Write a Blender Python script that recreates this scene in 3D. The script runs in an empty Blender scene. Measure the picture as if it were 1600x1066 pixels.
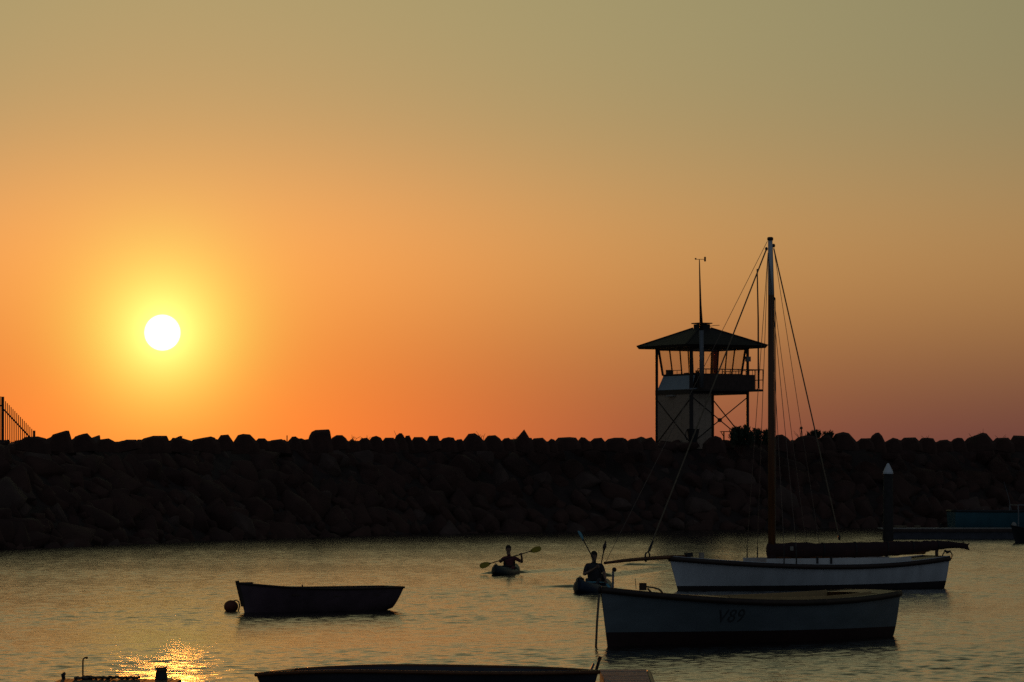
import bpy, bmesh, math, random
import numpy as np
from mathutils import Vector, Matrix

# ------------------------------------------------------------------ camera, sky, sun, exposure
scene = bpy.context.scene
COL = scene.collection
FPX, W_PX, H_PX = 6077.0, 1600.0, 1066.0     # focal length in picture pixels (15 degree telephoto)
CAM_H, HORIZON = 3.1, 750.0
PITCH = math.atan((HORIZON - 533.0) / FPX)
SUN_EL, SUN_AZ = math.radians(2.16), math.radians(-5.14)

cam_data = bpy.data.cameras.new('camera')
cam_data.sensor_width = 36.0
cam_data.lens = 36.0 * FPX / W_PX
cam_data.clip_start, cam_data.clip_end = 0.5, 60000.0
cam = bpy.data.objects.new('camera', cam_data)
COL.objects.link(cam)
cam.location = (0, 0, CAM_H)
cam.rotation_euler = (math.pi / 2 + PITCH, 0, 0)
scene.camera = cam

world = bpy.data.worlds.new('World')
scene.world = world
world.use_nodes = True


def build_sky():
    nt = world.node_tree
    nt.nodes.clear()
    N, L = nt.nodes, nt.links

    def put(sock, v):
        if isinstance(v, (int, float)):
            sock.default_value = v
        elif isinstance(v, (tuple, list)):
            sock.default_value = v
        else:
            L.new(v, sock)

    def m(op, a, b=None):
        n = N.new('ShaderNodeMath'); n.operation = op
        put(n.inputs[0], a)
        if b is not None:
            put(n.inputs[1], b)
        return n.outputs[0]

    def vm(op, a, b=None, out=0):
        n = N.new('ShaderNodeVectorMath'); n.operation = op
        put(n.inputs[0], a)
        if b is not None:
            put(n.inputs[1], b)
        return n.outputs[out]

    sky = N.new('ShaderNodeTexSky'); sky.sky_type = 'NISHITA'; sky.sun_disc = False
    sky.sun_elevation = SUN_EL; sky.sun_rotation = SUN_AZ
    sky.air_density = 1.0; sky.dust_density = 3.0; sky.ozone_density = 1.0
    tc = N.new('ShaderNodeTexCoord')
    d = vm('NORMALIZE', tc.outputs['Generated'])
    sep = N.new('ShaderNodeSeparateXYZ'); L.new(d, sep.inputs[0])
    e = m('MAXIMUM', m('MULTIPLY', m('ARCSINE', sep.outputs[2]), 57.29578), 0.0)
    sd = (math.sin(SUN_AZ) * math.cos(SUN_EL), math.cos(SUN_AZ) * math.cos(SUN_EL), math.sin(SUN_EL))
    sh = (math.sin(SUN_AZ), math.cos(SUN_AZ), 0.0)
    th = m('MULTIPLY', vm('DISTANCE', d, sd, 1), 57.29578)
    h = vm('NORMALIZE', vm('MULTIPLY', d, (1, 1, 0)))
    da = m('MULTIPLY', m('ARCSINE', m('MULTIPLY', vm('DISTANCE', h, sh, 1), 0.49999)), 114.59156)

    def gauss(x, w):
        q = m('DIVIDE', x, w)
        return m('EXPONENT', m('MULTIPLY', m('MULTIPLY', q, q), -1.0))

    def ex(x, w):
        return m('EXPONENT', m('DIVIDE', x, -w))

    lo = gauss(e, 1.9)
    mid = gauss(m('SUBTRACT', e, 3.2), 1.7)
    hi = m('MULTIPLY', m('SUBTRACT', 1.0, gauss(e, 4.5)), ex(e, 20.0))
    az1 = gauss(da, 6.0)
    q = m('DIVIDE', da, 25.0)
    az2 = m('DIVIDE', 1.0, m('ADD', 1.0, m('MULTIPLY', q, q)))
    mu = lambda a, b: m('MULTIPLY', a, b)
    # the dim blue-grey evening sky opposite the sunset
    dusk = m('POWER', m('SINE', m('MULTIPLY', da, math.pi / 360)), 2.0)
    far_side = mu(mu(m('SUBTRACT', 1.0, gauss(da, 7.0)), az2), ex(e, 15.0))
    terms = [
        (dusk, (0.050, 0.063, 0.083)),
        (mu(hi, az2), (0.312, 0.376, 0.203)),
        (mu(mid, az2), (0.190, 0.062, 0.0)),
        (mu(lo, az2), (0.0, 0.0, 0.0192)),
        (mu(mid, az1), (0.2483, 0.0566, 0.0)),
        (mu(lo, az1), (0.8354, 0.1679, 0.0)),
        (ex(th, 0.5), (0.0, 1.0403, 0.36)),
        (gauss(th, 2.6), (0.0, 0.050, 0.0)),
        (mu(ex(e, 6.0), az2), (0.1224, 0.0405, 0.0164)),
        (gauss(th, 4.5), (0.1416, 0.0, 0.0)),
        (gauss(th, 1.2), (0.0, 0.2346, 0.0)),
        (far_side, (0.010, 0.006, 0.019)),
    ]
    tot = None
    for s, c in terms:
        v = N.new('ShaderNodeVectorMath'); v.operation = 'SCALE'
        v.inputs[0].default_value = c
        L.new(s, v.inputs[3])
        tot = v.outputs[0] if tot is None else vm('ADD', tot, v.outputs[0])
    # the sun's own disc, 0.53 degrees across, slightly soft at the limb
    mr = N.new('ShaderNodeMapRange'); mr.interpolation_type = 'SMOOTHSTEP'
    L.new(th, mr.inputs[0])
    mr.inputs[1].default_value, mr.inputs[2].default_value = 0.215, 0.275
    mr.inputs[3].default_value, mr.inputs[4].default_value = 1.0, 0.0
    v = N.new('ShaderNodeVectorMath'); v.operation = 'SCALE'
    v.inputs[0].default_value = (9.0, 6.5, 4.0)
    L.new(mr.outputs[0], v.inputs[3])
    tot = vm('ADD', tot, v.outputs[0])
    b1 = N.new('ShaderNodeBackground'); L.new(sky.outputs[0], b1.inputs[0]); b1.inputs[1].default_value = 0.007
    b2 = N.new('ShaderNodeBackground'); L.new(tot, b2.inputs[0]); b2.inputs[1].default_value = 1.0
    add = N.new('ShaderNodeAddShader'); L.new(b1.outputs[0], add.inputs[0]); L.new(b2.outputs[0], add.inputs[1])
    out = N.new('ShaderNodeOutputWorld'); L.new(add.outputs[0], out.inputs[0])


build_sky()
sun_data = bpy.data.lights.new('sun', 'SUN')
sun_data.energy = 0.5
sun_data.angle = math.radians(0.53)
sun_data.color = (1.0, 0.31, 0.045)
sun = bpy.data.objects.new('sun', sun_data)
COL.objects.link(sun)
LAMP_EL = SUN_EL + math.radians(0.01)
sun.rotation_euler = Vector((-math.sin(SUN_AZ) * math.cos(LAMP_EL), -math.cos(SUN_AZ) * math.cos(LAMP_EL), -math.sin(LAMP_EL))).to_track_quat('-Z', 'Y').to_euler()

vs = scene.view_settings
vs.view_transform = 'Standard'; vs.look = 'None'; vs.exposure = 0.0; vs.gamma = 1.0
vs.use_curve_mapping = False
scene.render.engine = 'CYCLES'
scene.cycles.use_denoising = False
scene.cycles.max_bounces = 6
scene.cycles.sample_clamp_indirect = 6.0
scene.cycles.sample_clamp_direct = 24.0
scene.cycles.blur_glossy = 0.2

# ------------------------------------------------------------------ picking points of the place from the picture
CP, SP = math.cos(PITCH), math.sin(PITCH)


def ray(x, y):
    u, v = (x - 800.0) / FPX, (533.0 - y) / FPX
    return Vector((u, CP - v * SP, SP + v * CP))


def P(x, y, Y):
    r = ray(x, y)
    return Vector((0, 0, CAM_H)) + r * (Y / r.y)


def WP(x, y):
    r = ray(x, y)
    return Vector((0, 0, CAM_H)) + r * (-CAM_H / r.z)


# ------------------------------------------------------------------ materials
MATS = {}


def mat(name, color, rough=0.6, var=0.25, scale=6.0, bump=0.0, bscale=30.0, metal=0.0, stretch=(1, 1, 1), spec=0.5):
    if name in MATS:
        return MATS[name]
    m = bpy.data.materials.new(name)
    m.use_nodes = True
    nt = m.node_tree; N, L = nt.nodes, nt.links
    b = N['Principled BSDF']
    b.inputs['Roughness'].default_value = rough
    b.inputs['Metallic'].default_value = metal
    b.inputs['Specular IOR Level'].default_value = spec
    tc = N.new('ShaderNodeTexCoord')
    mp = N.new('ShaderNodeMapping'); mp.inputs['Scale'].default_value = stretch
    L.new(tc.outputs['Object'], mp.inputs[0])
    nz = N.new('ShaderNodeTexNoise'); nz.inputs['Scale'].default_value = scale; nz.inputs['Detail'].default_value = 5.0
    L.new(mp.outputs[0], nz.inputs[0])
    cr = N.new('ShaderNodeValToRGB')
    cr.color_ramp.elements[0].position = 0.3; cr.color_ramp.elements[1].position = 0.7
    cr.color_ramp.elements[0].color = tuple(c * (1 - var) for c in color) + (1,)
    cr.color_ramp.elements[1].color = tuple(min(1, c * (1 + var)) for c in color) + (1,)
    L.new(nz.outputs[0], cr.inputs[0]); L.new(cr.outputs[0], b.inputs['Base Color'])
    if bump > 0:
        n2 = N.new('ShaderNodeTexNoise'); n2.inputs['Scale'].default_value = bscale; n2.inputs['Detail'].default_value = 4.0
        L.new(mp.outputs[0], n2.inputs[0])
        bp = N.new('ShaderNodeBump'); bp.inputs['Strength'].default_value = bump; bp.inputs['Distance'].default_value = 0.05
        L.new(n2.outputs[0], bp.inputs['Height']); L.new(bp.outputs[0], b.inputs['Normal'])
    MATS[name] = m
    return m


def mat_glass(name, tint, alpha_mix):
    m = bpy.data.materials.new(name); m.use_nodes = True
    nt = m.node_tree; N, L = nt.nodes, nt.links
    N.clear()
    tr = N.new('ShaderNodeBsdfTransparent'); tr.inputs[0].default_value = tint + (1,)
    gl = N.new('ShaderNodeBsdfGlossy'); gl.inputs['Roughness'].default_value = 0.03
    fr = N.new('ShaderNodeValue'); fr.outputs[0].default_value = 0.06
    nz = N.new('ShaderNodeTexNoise'); nz.inputs['Scale'].default_value = 3.0
    ml = N.new('ShaderNodeMath'); ml.operation = 'MULTIPLY_ADD'; ml.inputs[1].default_value = alpha_mix
    df = N.new('ShaderNodeBsdfTranslucent'); df.inputs[0].default_value = (0.85, 0.82, 0.76, 1)
    L.new(nz.outputs[0], ml.inputs[0]); ml.inputs[2].default_value = 0.02
    mx0 = N.new('ShaderNodeMixShader'); L.new(ml.outputs[0], mx0.inputs[0]); L.new(tr.outputs[0], mx0.inputs[1]); L.new(df.outputs[0], mx0.inputs[2])
    mx = N.new('ShaderNodeMixShader'); L.new(fr.outputs[0], mx.inputs[0]); L.new(mx0.outputs[0], mx.inputs[1]); L.new(gl.outputs[0], mx.inputs[2])
    o = N.new('ShaderNodeOutputMaterial'); L.new(mx.outputs[0], o.inputs[0])
    return m


M_WHITE = mat('white_boat_paint', (0.72, 0.74, 0.76), 0.38, 0.12, 1.8, 0.03, 8, stretch=(2, 1, 0.6))
M_BLUEGREY = mat('slate_blue_paint', (0.165, 0.20, 0.215), 0.45, 0.16, 1.6, 0.03, 8, stretch=(1, 1, 2.5))
M_TAN = mat('ochre_deck_paint', (0.50, 0.35, 0.16), 0.6, 0.12, 3.0, 0.05, 30)
M_BOOT = mat('oxide_red_antifoul', (0.045, 0.017, 0.014), 0.7, 0.25, 4.0, 0.1, 20)
M_DARKBOOT = mat('dark_antifoul', (0.04, 0.03, 0.03), 0.7, 0.25, 4.0)
M_RAIL = mat('dark_stained_rail', (0.05, 0.028, 0.018), 0.5, 0.3, 5.0, 0.05, 40)
M_VARN = mat('varnished_spar', (0.17, 0.06, 0.016), 0.4, 0.25, 2.0, 0.03, 20, stretch=(6, 6, 0.5))
M_SAIL = mat('maroon_sail_cover', (0.045, 0.018, 0.02), 0.85, 0.25, 3.0, 0.4, 9)
M_ROPE = mat('weathered_rope', (0.22, 0.17, 0.11), 0.9, 0.2, 20.0)
M_WIRE = mat('rigging_wire', (0.16, 0.12, 0.1), 0.5, 0.1, 20.0, metal=0.5)
M_BLACK = mat('black_fitting', (0.02, 0.02, 0.022), 0.5, 0.2, 10.0)
M_ROCK = mat('glare_tinted_bluestone', (0.080, 0.036, 0.026), 0.9, 0.25, 1.6, 0.6, 5.0)  # warm glare veil painted into the rock colours, redder than the stone itself
M_ROCK2 = mat('glare_tinted_brown_granite', (0.090, 0.040, 0.028), 0.9, 0.25, 1.9, 0.6, 6.0)  # same glare red mixed into this brown stone
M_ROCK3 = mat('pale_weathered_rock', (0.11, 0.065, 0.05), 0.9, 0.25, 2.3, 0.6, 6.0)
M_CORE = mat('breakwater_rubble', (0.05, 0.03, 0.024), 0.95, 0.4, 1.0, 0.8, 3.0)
M_STEEL = mat('dark_brown_steel', (0.035, 0.024, 0.02), 0.6, 0.25, 3.0)
M_CLAD = mat('beige_cladding', (0.46, 0.34, 0.245), 0.7, 0.12, 2.0, 0.1, 12, stretch=(1, 1, 4))
M_PALE = mat('pale_blue_cladding', (0.42, 0.50, 0.56), 0.6, 0.08, 2.0)
M_ROOF = mat('charcoal_roof', (0.028, 0.022, 0.02), 0.7, 0.25, 3.0, 0.1, 10)
M_TIMB = mat('brown_timber', (0.07, 0.04, 0.03), 0.7, 0.3, 4.0, 0.1, 25)
M_GREYMET = mat('grey_galvanised', (0.22, 0.23, 0.24), 0.5, 0.15, 6.0, metal=0.4)
M_CURT = mat('ochre_curtain', (0.45, 0.2, 0.07), 0.9, 0.15, 8.0)
M_LEAF = mat('coastal_leaf', (0.035, 0.055, 0.025), 0.7, 0.35, 4.0)
M_STALK = mat('dry_stalk', (0.10, 0.075, 0.04), 0.9, 0.3, 8.0)
M_ROWB = mat('dark_plum_hull', (0.13, 0.08, 0.095), 0.5, 0.25, 3.0, 0.05, 20)
M_BUOY = mat('faded_orange_buoy', (0.22, 0.05, 0.025), 0.6, 0.3, 8.0)
M_TEAL = mat('teal_boat_paint', (0.03, 0.125, 0.16), 0.4, 0.1, 2.0)
M_NAVY = mat('navy_float', (0.065, 0.065, 0.08), 0.6, 0.25, 3.0)
M_PILE = mat('tarred_pile', (0.035, 0.028, 0.025), 0.8, 0.35, 5.0, 0.3, 12)
M_CONE = mat('white_cone_cap', (0.8, 0.82, 0.84), 0.5, 0.05, 4.0)
M_DECKG = mat('weathered_grey_deck', (0.36, 0.33, 0.29), 0.8, 0.3, 4.0, 0.2, 30)
M_SKIN = mat('skin', (0.36, 0.2, 0.13), 0.6, 0.08, 12.0)
M_SHIRT = mat('maroon_shirt', (0.16, 0.035, 0.04), 0.85, 0.2, 10.0, 0.1, 20)
M_VEST = mat('dark_life_vest', (0.05, 0.045, 0.05), 0.8, 0.2, 8.0, 0.1, 20)
M_HAIR = mat('dark_hair', (0.03, 0.02, 0.015), 0.8, 0.3, 30.0)
M_KAYB = mat('blue_kayak_plastic', (0.02, 0.045, 0.09), 0.5, 0.15, 3.0)
M_KAYD = mat('slate_kayak_plastic', (0.03, 0.05, 0.06), 0.5, 0.15, 3.0)
M_PADY = mat('yellow_paddle_blade', (0.55, 0.40, 0.02), 0.5, 0.1, 8.0)
M_PADB = mat('pale_blue_paddle_blade', (0.15, 0.42, 0.52), 0.5, 0.1, 8.0)
_n = M_CURT.node_tree.nodes; _tr = _n.new('ShaderNodeBsdfTranslucent'); _tr.inputs[0].default_value = (0.6, 0.28, 0.1, 1)
_mx = _n.new('ShaderNodeMixShader'); _mx.inputs[0].default_value = 0.6
M_CURT.node_tree.links.new(_n['Principled BSDF'].outputs[0], _mx.inputs[1]); M_CURT.node_tree.links.new(_tr.outputs[0], _mx.inputs[2])
M_CURT.node_tree.links.new(_mx.outputs[0], _n['Material Output'].inputs[0])
M_GLASS = mat_glass('window_glass', (0.95, 0.95, 0.93), 0.10)
M_BLIND = mat_glass('salt_hazed_glass', (0.94, 0.93, 0.88), 0.22)


def water_material():
    m = bpy.data.materials.new('harbour_water'); m.use_nodes = True
    nt = m.node_tree; N, L = nt.nodes, nt.links
    b = N['Principled BSDF']
    b.inputs['Base Color'].default_value = (0.008, 0.013, 0.014, 1)
    b.inputs['Roughness'].default_value = 0.12
    b.inputs['IOR'].default_value = 1.333
    tc = N.new('ShaderNodeTexCoord')
    mp = N.new('ShaderNodeMapping'); mp.inputs['Scale'].default_value = (1.0, 0.8, 1.0)
    L.new(tc.outputs['Object'], mp.inputs[0])
    n1 = N.new('ShaderNodeTexNoise'); n1.inputs['Scale'].default_value = 11.0; n1.inputs['Detail'].default_value = 3.0
    L.new(mp.outputs[0], n1.inputs[0])
    bp = N.new('ShaderNodeBump'); bp.inputs['Strength'].default_value = 0.5; bp.inputs['Distance'].default_value = 0.02
    sx = N.new('ShaderNodeSeparateXYZ'); L.new(tc.outputs['Object'], sx.inputs[0])
    # the breeze ruffles the open side under the breakwater more than the sheltered moorings
    mr = N.new('ShaderNodeMapRange'); L.new(sx.outputs[1], mr.inputs[0])
    mr.inputs[1].default_value, mr.inputs[2].default_value, mr.inputs[3].default_value, mr.inputs[4].default_value = 60, 170, 0.27, 0.62
    L.new(mr.outputs[0], bp.inputs['Strength'])
    L.new(n1.outputs[0], bp.inputs['Height']); L.new(bp.outputs[0], b.inputs['Normal'])
    return m


M_WATER = water_material()


# ------------------------------------------------------------------ mesh helpers
class MB:
    def __init__(self):
        self.v, self.f = [], []

    def add(self, vs, fs):
        o = len(self.v)
        self.v += [tuple(p) for p in vs]
        self.f += [tuple(i + o for i in f) for f in fs]
        return self

    def box(self, c, s, rot=None):
        c = Vector(c); hx, hy, hz = s[0] / 2, s[1] / 2, s[2] / 2
        vs = [Vector((x, y, z)) for z in (-hz, hz) for y in (-hy, hy) for x in (-hx, hx)]
        if rot is not None:
            vs = [rot @ v for v in vs]
        return self.add([v + c for v in vs], [(0, 2, 3, 1), (4, 5, 7, 6), (0, 1, 5, 4), (2, 6, 7, 3), (0, 4, 6, 2), (1, 3, 7, 5)])

    def tube(self, pts, radii, n=8, caps=True, squash=None):
        pts = [Vector(p) for p in pts]
        if isinstance(radii, (int, float)):
            radii = [radii] * len(pts)
        vs, fs = [], []
        prev = None
        for i, p in enumerate(pts):
            t = (pts[min(i + 1, len(pts) - 1)] - pts[max(i - 1, 0)])
            t = t.normalized() if t.length > 1e-9 else Vector((0, 0, 1))
            if prev is None:
                ref = Vector((0, 0, 1)) if abs(t.z) < 0.9 else Vector((1, 0, 0))
            else:
                ref = prev
            a = (ref - t * ref.dot(t)).normalized()
            b = t.cross(a)
            prev = a
            for k in range(n):
                an = 2 * math.pi * (k + 0.5) / n
                ca, sa = math.cos(an), math.sin(an)
                if squash:
                    ca *= squash[0]; sa *= squash[1]
                vs.append(p + (a * ca + b * sa) * radii[i])
        for i in range(len(pts) - 1):
            for k in range(n):
                k2 = (k + 1) % n
                fs.append((i * n + k, i * n + k2, (i + 1) * n + k2, (i + 1) * n + k))
        if caps:
            fs.append(tuple(reversed(range(n))))
            fs.append(tuple(range((len(pts) - 1) * n, len(pts) * n)))
        return self.add(vs, fs)

    def bar(self, a, b, w, h=None):
        """square-section bar from a to b"""
        h = h or w
        a, b = Vector(a), Vector(b)
        t = (b - a).normalized()
        ref = Vector((0, 0, 1)) if abs(t.z) < 0.95 else Vector((0, 1, 0))
        s = t.cross(ref).normalized(); u = s.cross(t)
        vs = []
        for p in (a, b):
            for (i, j) in ((-1, -1), (1, -1), (1, 1), (-1, 1)):
                vs.append(p + s * (i * w / 2) + u * (j * h / 2))
        return self.add(vs, [(3, 2, 1, 0), (4, 5, 6, 7), (0, 1, 5, 4), (1, 2, 6, 5), (2, 3, 7, 6), (3, 0, 4, 7)])

    def lathe(self, prof, c=(0, 0, 0), n=16):
        vs, fs = [], []
        c = Vector(c)
        for (r, z) in prof:
            for k in range(n):
                a = 2 * math.pi * k / n
                vs.append(c + Vector((r * math.cos(a), r * math.sin(a), z)))
        for i in range(len(prof) - 1):
            for k in range(n):
                k2 = (k + 1) % n
                fs.append((i * n + k, i * n + k2, (i + 1) * n + k2, (i + 1) * n + k))
        fs.append(tuple(reversed(range(n)))); fs.append(tuple(range((len(prof) - 1) * n, len(prof) * n)))
        return self.add(vs, fs)

    def ball(self, c, r, n=14, m=8, sc=(1, 1, 1)):
        c = Vector(c)
        vs = [c + Vector((0, 0, -r * sc[2]))]
        for i in range(1, m):
            ph = -math.pi / 2 + math.pi * i / m
            for k in range(n):
                a = 2 * math.pi * k / n
                vs.append(c + Vector((r * sc[0] * math.cos(ph) * math.cos(a), r * sc[1] * math.cos(ph) * math.sin(a), r * sc[2] * math.sin(ph))))
        vs.append(c + Vector((0, 0, r * sc[2])))
        fs = [(0, 1 + (k + 1) % n, 1 + k) for k in range(n)]
        for i in range(m - 2):
            for k in range(n):
                fs.append((1 + i * n + k, 1 + i * n + (k + 1) % n, 1 + (i + 1) * n + (k + 1) % n, 1 + (i + 1) * n + k))
        top = len(vs) - 1; o = 1 + (m - 2) * n
        fs += [(o + k, o + (k + 1) % n, top) for k in range(n)]
        return self.add(vs, fs)

    def build(self, name, material, parent=None, smooth=False, loc=None):
        me = bpy.data.meshes.new(name)
        me.from_pydata(self.v, [], self.f)
        me.update()
        if smooth:
            me.polygons.foreach_set('use_smooth', [True] * len(me.polygons))
        if material is not None:
            me.materials.append(material)
        o = bpy.data.objects.new(name, me)
        COL.objects.link(o)
        if parent is not None:
            o.parent = parent
        if loc is not None:
            o.location = loc
        return o


def tag(o, label=None, cat=None, group=None, kind=None):
    for k, v in (('label', label), ('category', cat), ('group', group), ('kind', kind)):
        if v:
            o[k] = v
    return o


def thing(name, label, cat, loc=(0, 0, 0), rz=0.0, group=None):
    o = bpy.data.objects.new(name, None)
    COL.objects.link(o)
    o.location = loc; o.rotation_euler = (0, 0, rz)
    o.empty_display_size = 0.2
    return tag(o, label, cat, group)


def local(root, p):
    """world point -> a root Empty's own coordinates"""
    v = Vector(p) - Vector(root.location)
    return Matrix.Rotation(-root.rotation_euler.z, 3, 'Z') @ v


rng = random.Random(7)

# ------------------------------------------------------------------ water
def build_water():
    r = np.random.default_rng(3)
    nx, ny = 400, 2500
    y0, y1 = 48.0, 285.0
    ys = y0 * (y1 / y0) ** (np.arange(ny) / (ny - 1))
    us = np.linspace(-1, 1, nx)
    half = 0.147 * ys + 1.5
    X = us[None, :] * half[:, None]
    Y = np.repeat(ys[:, None], nx, 1)
    dx = 2 * half / (nx - 1)
    dy = np.gradient(ys)
    Z = np.zeros_like(X)
    nw = 110
    lam = 0.13 * (0.75 / 0.13) ** r.random(nw)
    wind = math.radians(250)
    # calmer and rougher patches, as cat's paws drift over a harbour
    patch = 0.8 + 0.25 * np.sin(X * 0.21 + 1.3 * np.sin(Y * 0.045)) * np.sin(Y * 0.11 + 0.7 * np.sin(X * 0.13)) + 0.2 * np.sin(Y * 0.31 + X * 0.05)
    for i in range(nw):
        th = wind + r.normal(0, 0.75)
        k = 2 * math.pi / lam[i]
        slope = WAVE_SLOPE / math.sqrt(nw / 2) * (0.8 + 0.4 * r.random())
        kx, ky = k * math.cos(th), k * math.sin(th)
        # a wave the mesh cannot carry fades out
        need = np.maximum(abs(math.cos(th)) * dx, abs(math.sin(th)) * dy)
        fade = np.clip((lam[i] / need - 2.6) / 2.0, 0, 1)[:, None]
        Z += (slope / k) * np.sin(kx * X + ky * Y + r.random() * 6.283) * fade
    Z *= patch

    def wake(px, amp, w, lamb):
        nonlocal Z
        (xa, ya), (xb, yb) = px
        t = np.clip(((X - xa) * (xb - xa) + (Y - ya) * (yb - ya)) / ((xb - xa) ** 2 + (yb - ya) ** 2), 0, 1)
        dd = np.hypot(X - (xa + t * (xb - xa)), Y - (ya + t * (yb - ya)))
        Z = Z + 1.5 * amp * (1 - 0.6 * t) * np.exp(-(dd / w) ** 2) * np.cos(dd / lamb)

    for a, b, amp in (((812, 895), (935, 886), 0.06), ((768, 896), (738, 889), 0.05), ((893, 917), (850, 917), 0.05), ((945, 900), (1060, 884), 0.07), ((985, 883), (1045, 883), 0.05)):
        A, B = WP(*a), WP(*b)
        wake(((A.x, A.y), (B.x, B.y)), amp, 0.55, 0.22)
    # settle to level at the rim so that it meets the sheet around it
    edge = np.minimum(np.clip((1 - np.abs(us)) * 12, 0, 1)[None, :], np.minimum(np.clip((ys - y0) / 4, 0, 1), np.clip((y1 - ys) / 6, 0, 1))[:, None])
    Z *= edge
    co = np.stack([X, Y, Z], -1).reshape(-1, 3)
    big = 40000.0
    extra = np.array([(-big, -2000, 0), (big, -2000, 0), (big, big, 0), (-big, big, 0)], float)
    n0 = nx * ny
    co = np.vstack([co, extra])
    i = np.arange((ny - 1) * nx).reshape(ny - 1, nx)[:, :-1].ravel()
    quads = np.stack([i, i + 1, i + nx + 1, i + nx], 1)
    a, b, c, d = 0, nx - 1, n0 - 1, n0 - nx
    A, B, C, D = n0, n0 + 1, n0 + 2, n0 + 3
    quads = np.vstack([quads, [(A, B, b, a), (B, C, c, b), (C, D, d, c), (D, A, a, d)]])
    me = bpy.data.meshes.new('water')
    me.vertices.add(len(co)); me.vertices.foreach_set('co', co.ravel())
    me.loops.add(quads.size); me.loops.foreach_set('vertex_index', quads.ravel().astype(np.int32))
    me.polygons.add(len(quads)); me.polygons.foreach_set('loop_start', (np.arange(len(quads)) * 4).astype(np.int32))
    me.polygons.foreach_set('use_smooth', np.ones(len(quads), bool))
    me.update(calc_edges=True)
    me.materials.append(M_WATER)
    o = bpy.data.objects.new('water', me)
    COL.objects.link(o)
    tag(o, 'rippled grey gold harbour water reflecting the sunset', 'water', kind='structure')


WAVE_SLOPE = 0.075
build_water()
seabed = MB().add([(-40000, -2000, -6), (40000, -2000, -6), (40000, 40000, -6), (-40000, 40000, -6)], [(0, 1, 2, 3)]).build('ground', M_CORE)
tag(seabed, 'dark sea bed far below the harbour water', 'ground', kind='structure')

# ------------------------------------------------------------------ breakwater
WL = [WP(0, 859), WP(400, 842.5), WP(800, 832), WP(1250, 826.5), WP(1600, 821.5)]
WL = [Vector((-46, 112, 0)), Vector((-33, 143, 0))] + WL + [Vector((50, 279, 0)), Vector((72, 300, 0))]


def cat(ps, t):
    n = len(ps) - 1
    i = min(int(t), n - 1); f = t - i
    p0, p1, p2, p3 = ps[max(i - 1, 0)], ps[i], ps[i + 1], ps[min(i + 2, n)]
    return 0.5 * ((2 * p1) + (p2 - p0) * f + (2 * p0 - 5 * p1 + 4 * p2 - p3) * f * f + (3 * p1 - p0 - 3 * p2 + p3) * f ** 3)


LINE = [cat(WL, i * 0.02) for i in range(int((len(WL) - 1) / 0.02) + 1)]
FACE_RUN = 7.0


def line_at_px(x):
    """waterline point, and inland normal, of the breakwater at picture column x"""
    best = min(range(1, len(LINE) - 1), key=lambda i: abs(800 + FPX * LINE[i].x / LINE[i].y - x))
    t = (LINE[best + 1] - LINE[best - 1]).normalized()
    return LINE[best].copy(), Vector((-t.y, t.x, 0))


def crest_z(depth):
    return CAM_H + (HORIZON - 690.0) / FPX * depth


def crest_depth(x):
    p, n = line_at_px(x)
    return (p + n * (FACE_RUN + 0.8)).y


def hull_mesh(name, pts, material, bevel=0.0):
    bm = bmesh.new()
    for p in pts:
        bm.verts.new(p)
    r = bmesh.ops.convex_hull(bm, input=bm.verts)
    junk = [e for e in r['geom_interior'] + r['geom_unused'] if isinstance(e, bmesh.types.BMVert)]
    bmesh.ops.delete(bm, geom=list(set(junk)), context='VERTS')
    bmesh.ops.recalc_face_normals(bm, faces=bm.faces)
    if bevel:
        bmesh.ops.dissolve_limit(bm, angle_limit=0.12, verts=bm.verts, edges=bm.edges)
        bmesh.ops.bevel(bm, geom=bm.edges[:] + bm.verts[:], offset=bevel, segments=1, profile=0.6, affect='EDGES', clamp_overlap=True)
        for f in bm.faces:
            f.smooth = True
    me = bpy.data.meshes.new(name)
    bm.to_mesh(me); bm.free()
    if material:
        me.materials.append(material)
    return me


def rock_points(r, boxy):
    pts = []
    for sx in (-1, 1):
        for sy in (-1, 1):
            for sz in (-1, 1):
                k = r.uniform(0.62, 1.0)
                pts.append((sx * k * r.uniform(0.6, 1) * 0.5, sy * k * r.uniform(0.6, 1) * 0.5, sz * k * r.uniform(0.6, 1) * 0.5))
    for _ in range(8 if not boxy else 3):
        v = Vector((r.gauss(0, 1), r.gauss(0, 1), r.gauss(0, 1))).normalized() * 0.5 * r.uniform(0.85, 1.05)
        pts.append(tuple(v))
    return pts


ROCK_MESHES = []
for i in range(18):
    ROCK_MESHES.append(hull_mesh('rock', rock_points(rng, i % 3 == 0), (M_ROCK, M_ROCK2, M_ROCK, M_ROCK2, M_ROCK2, M_ROCK)[i % 6] if i not in (4, 13) else M_ROCK3, 0.032))


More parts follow.
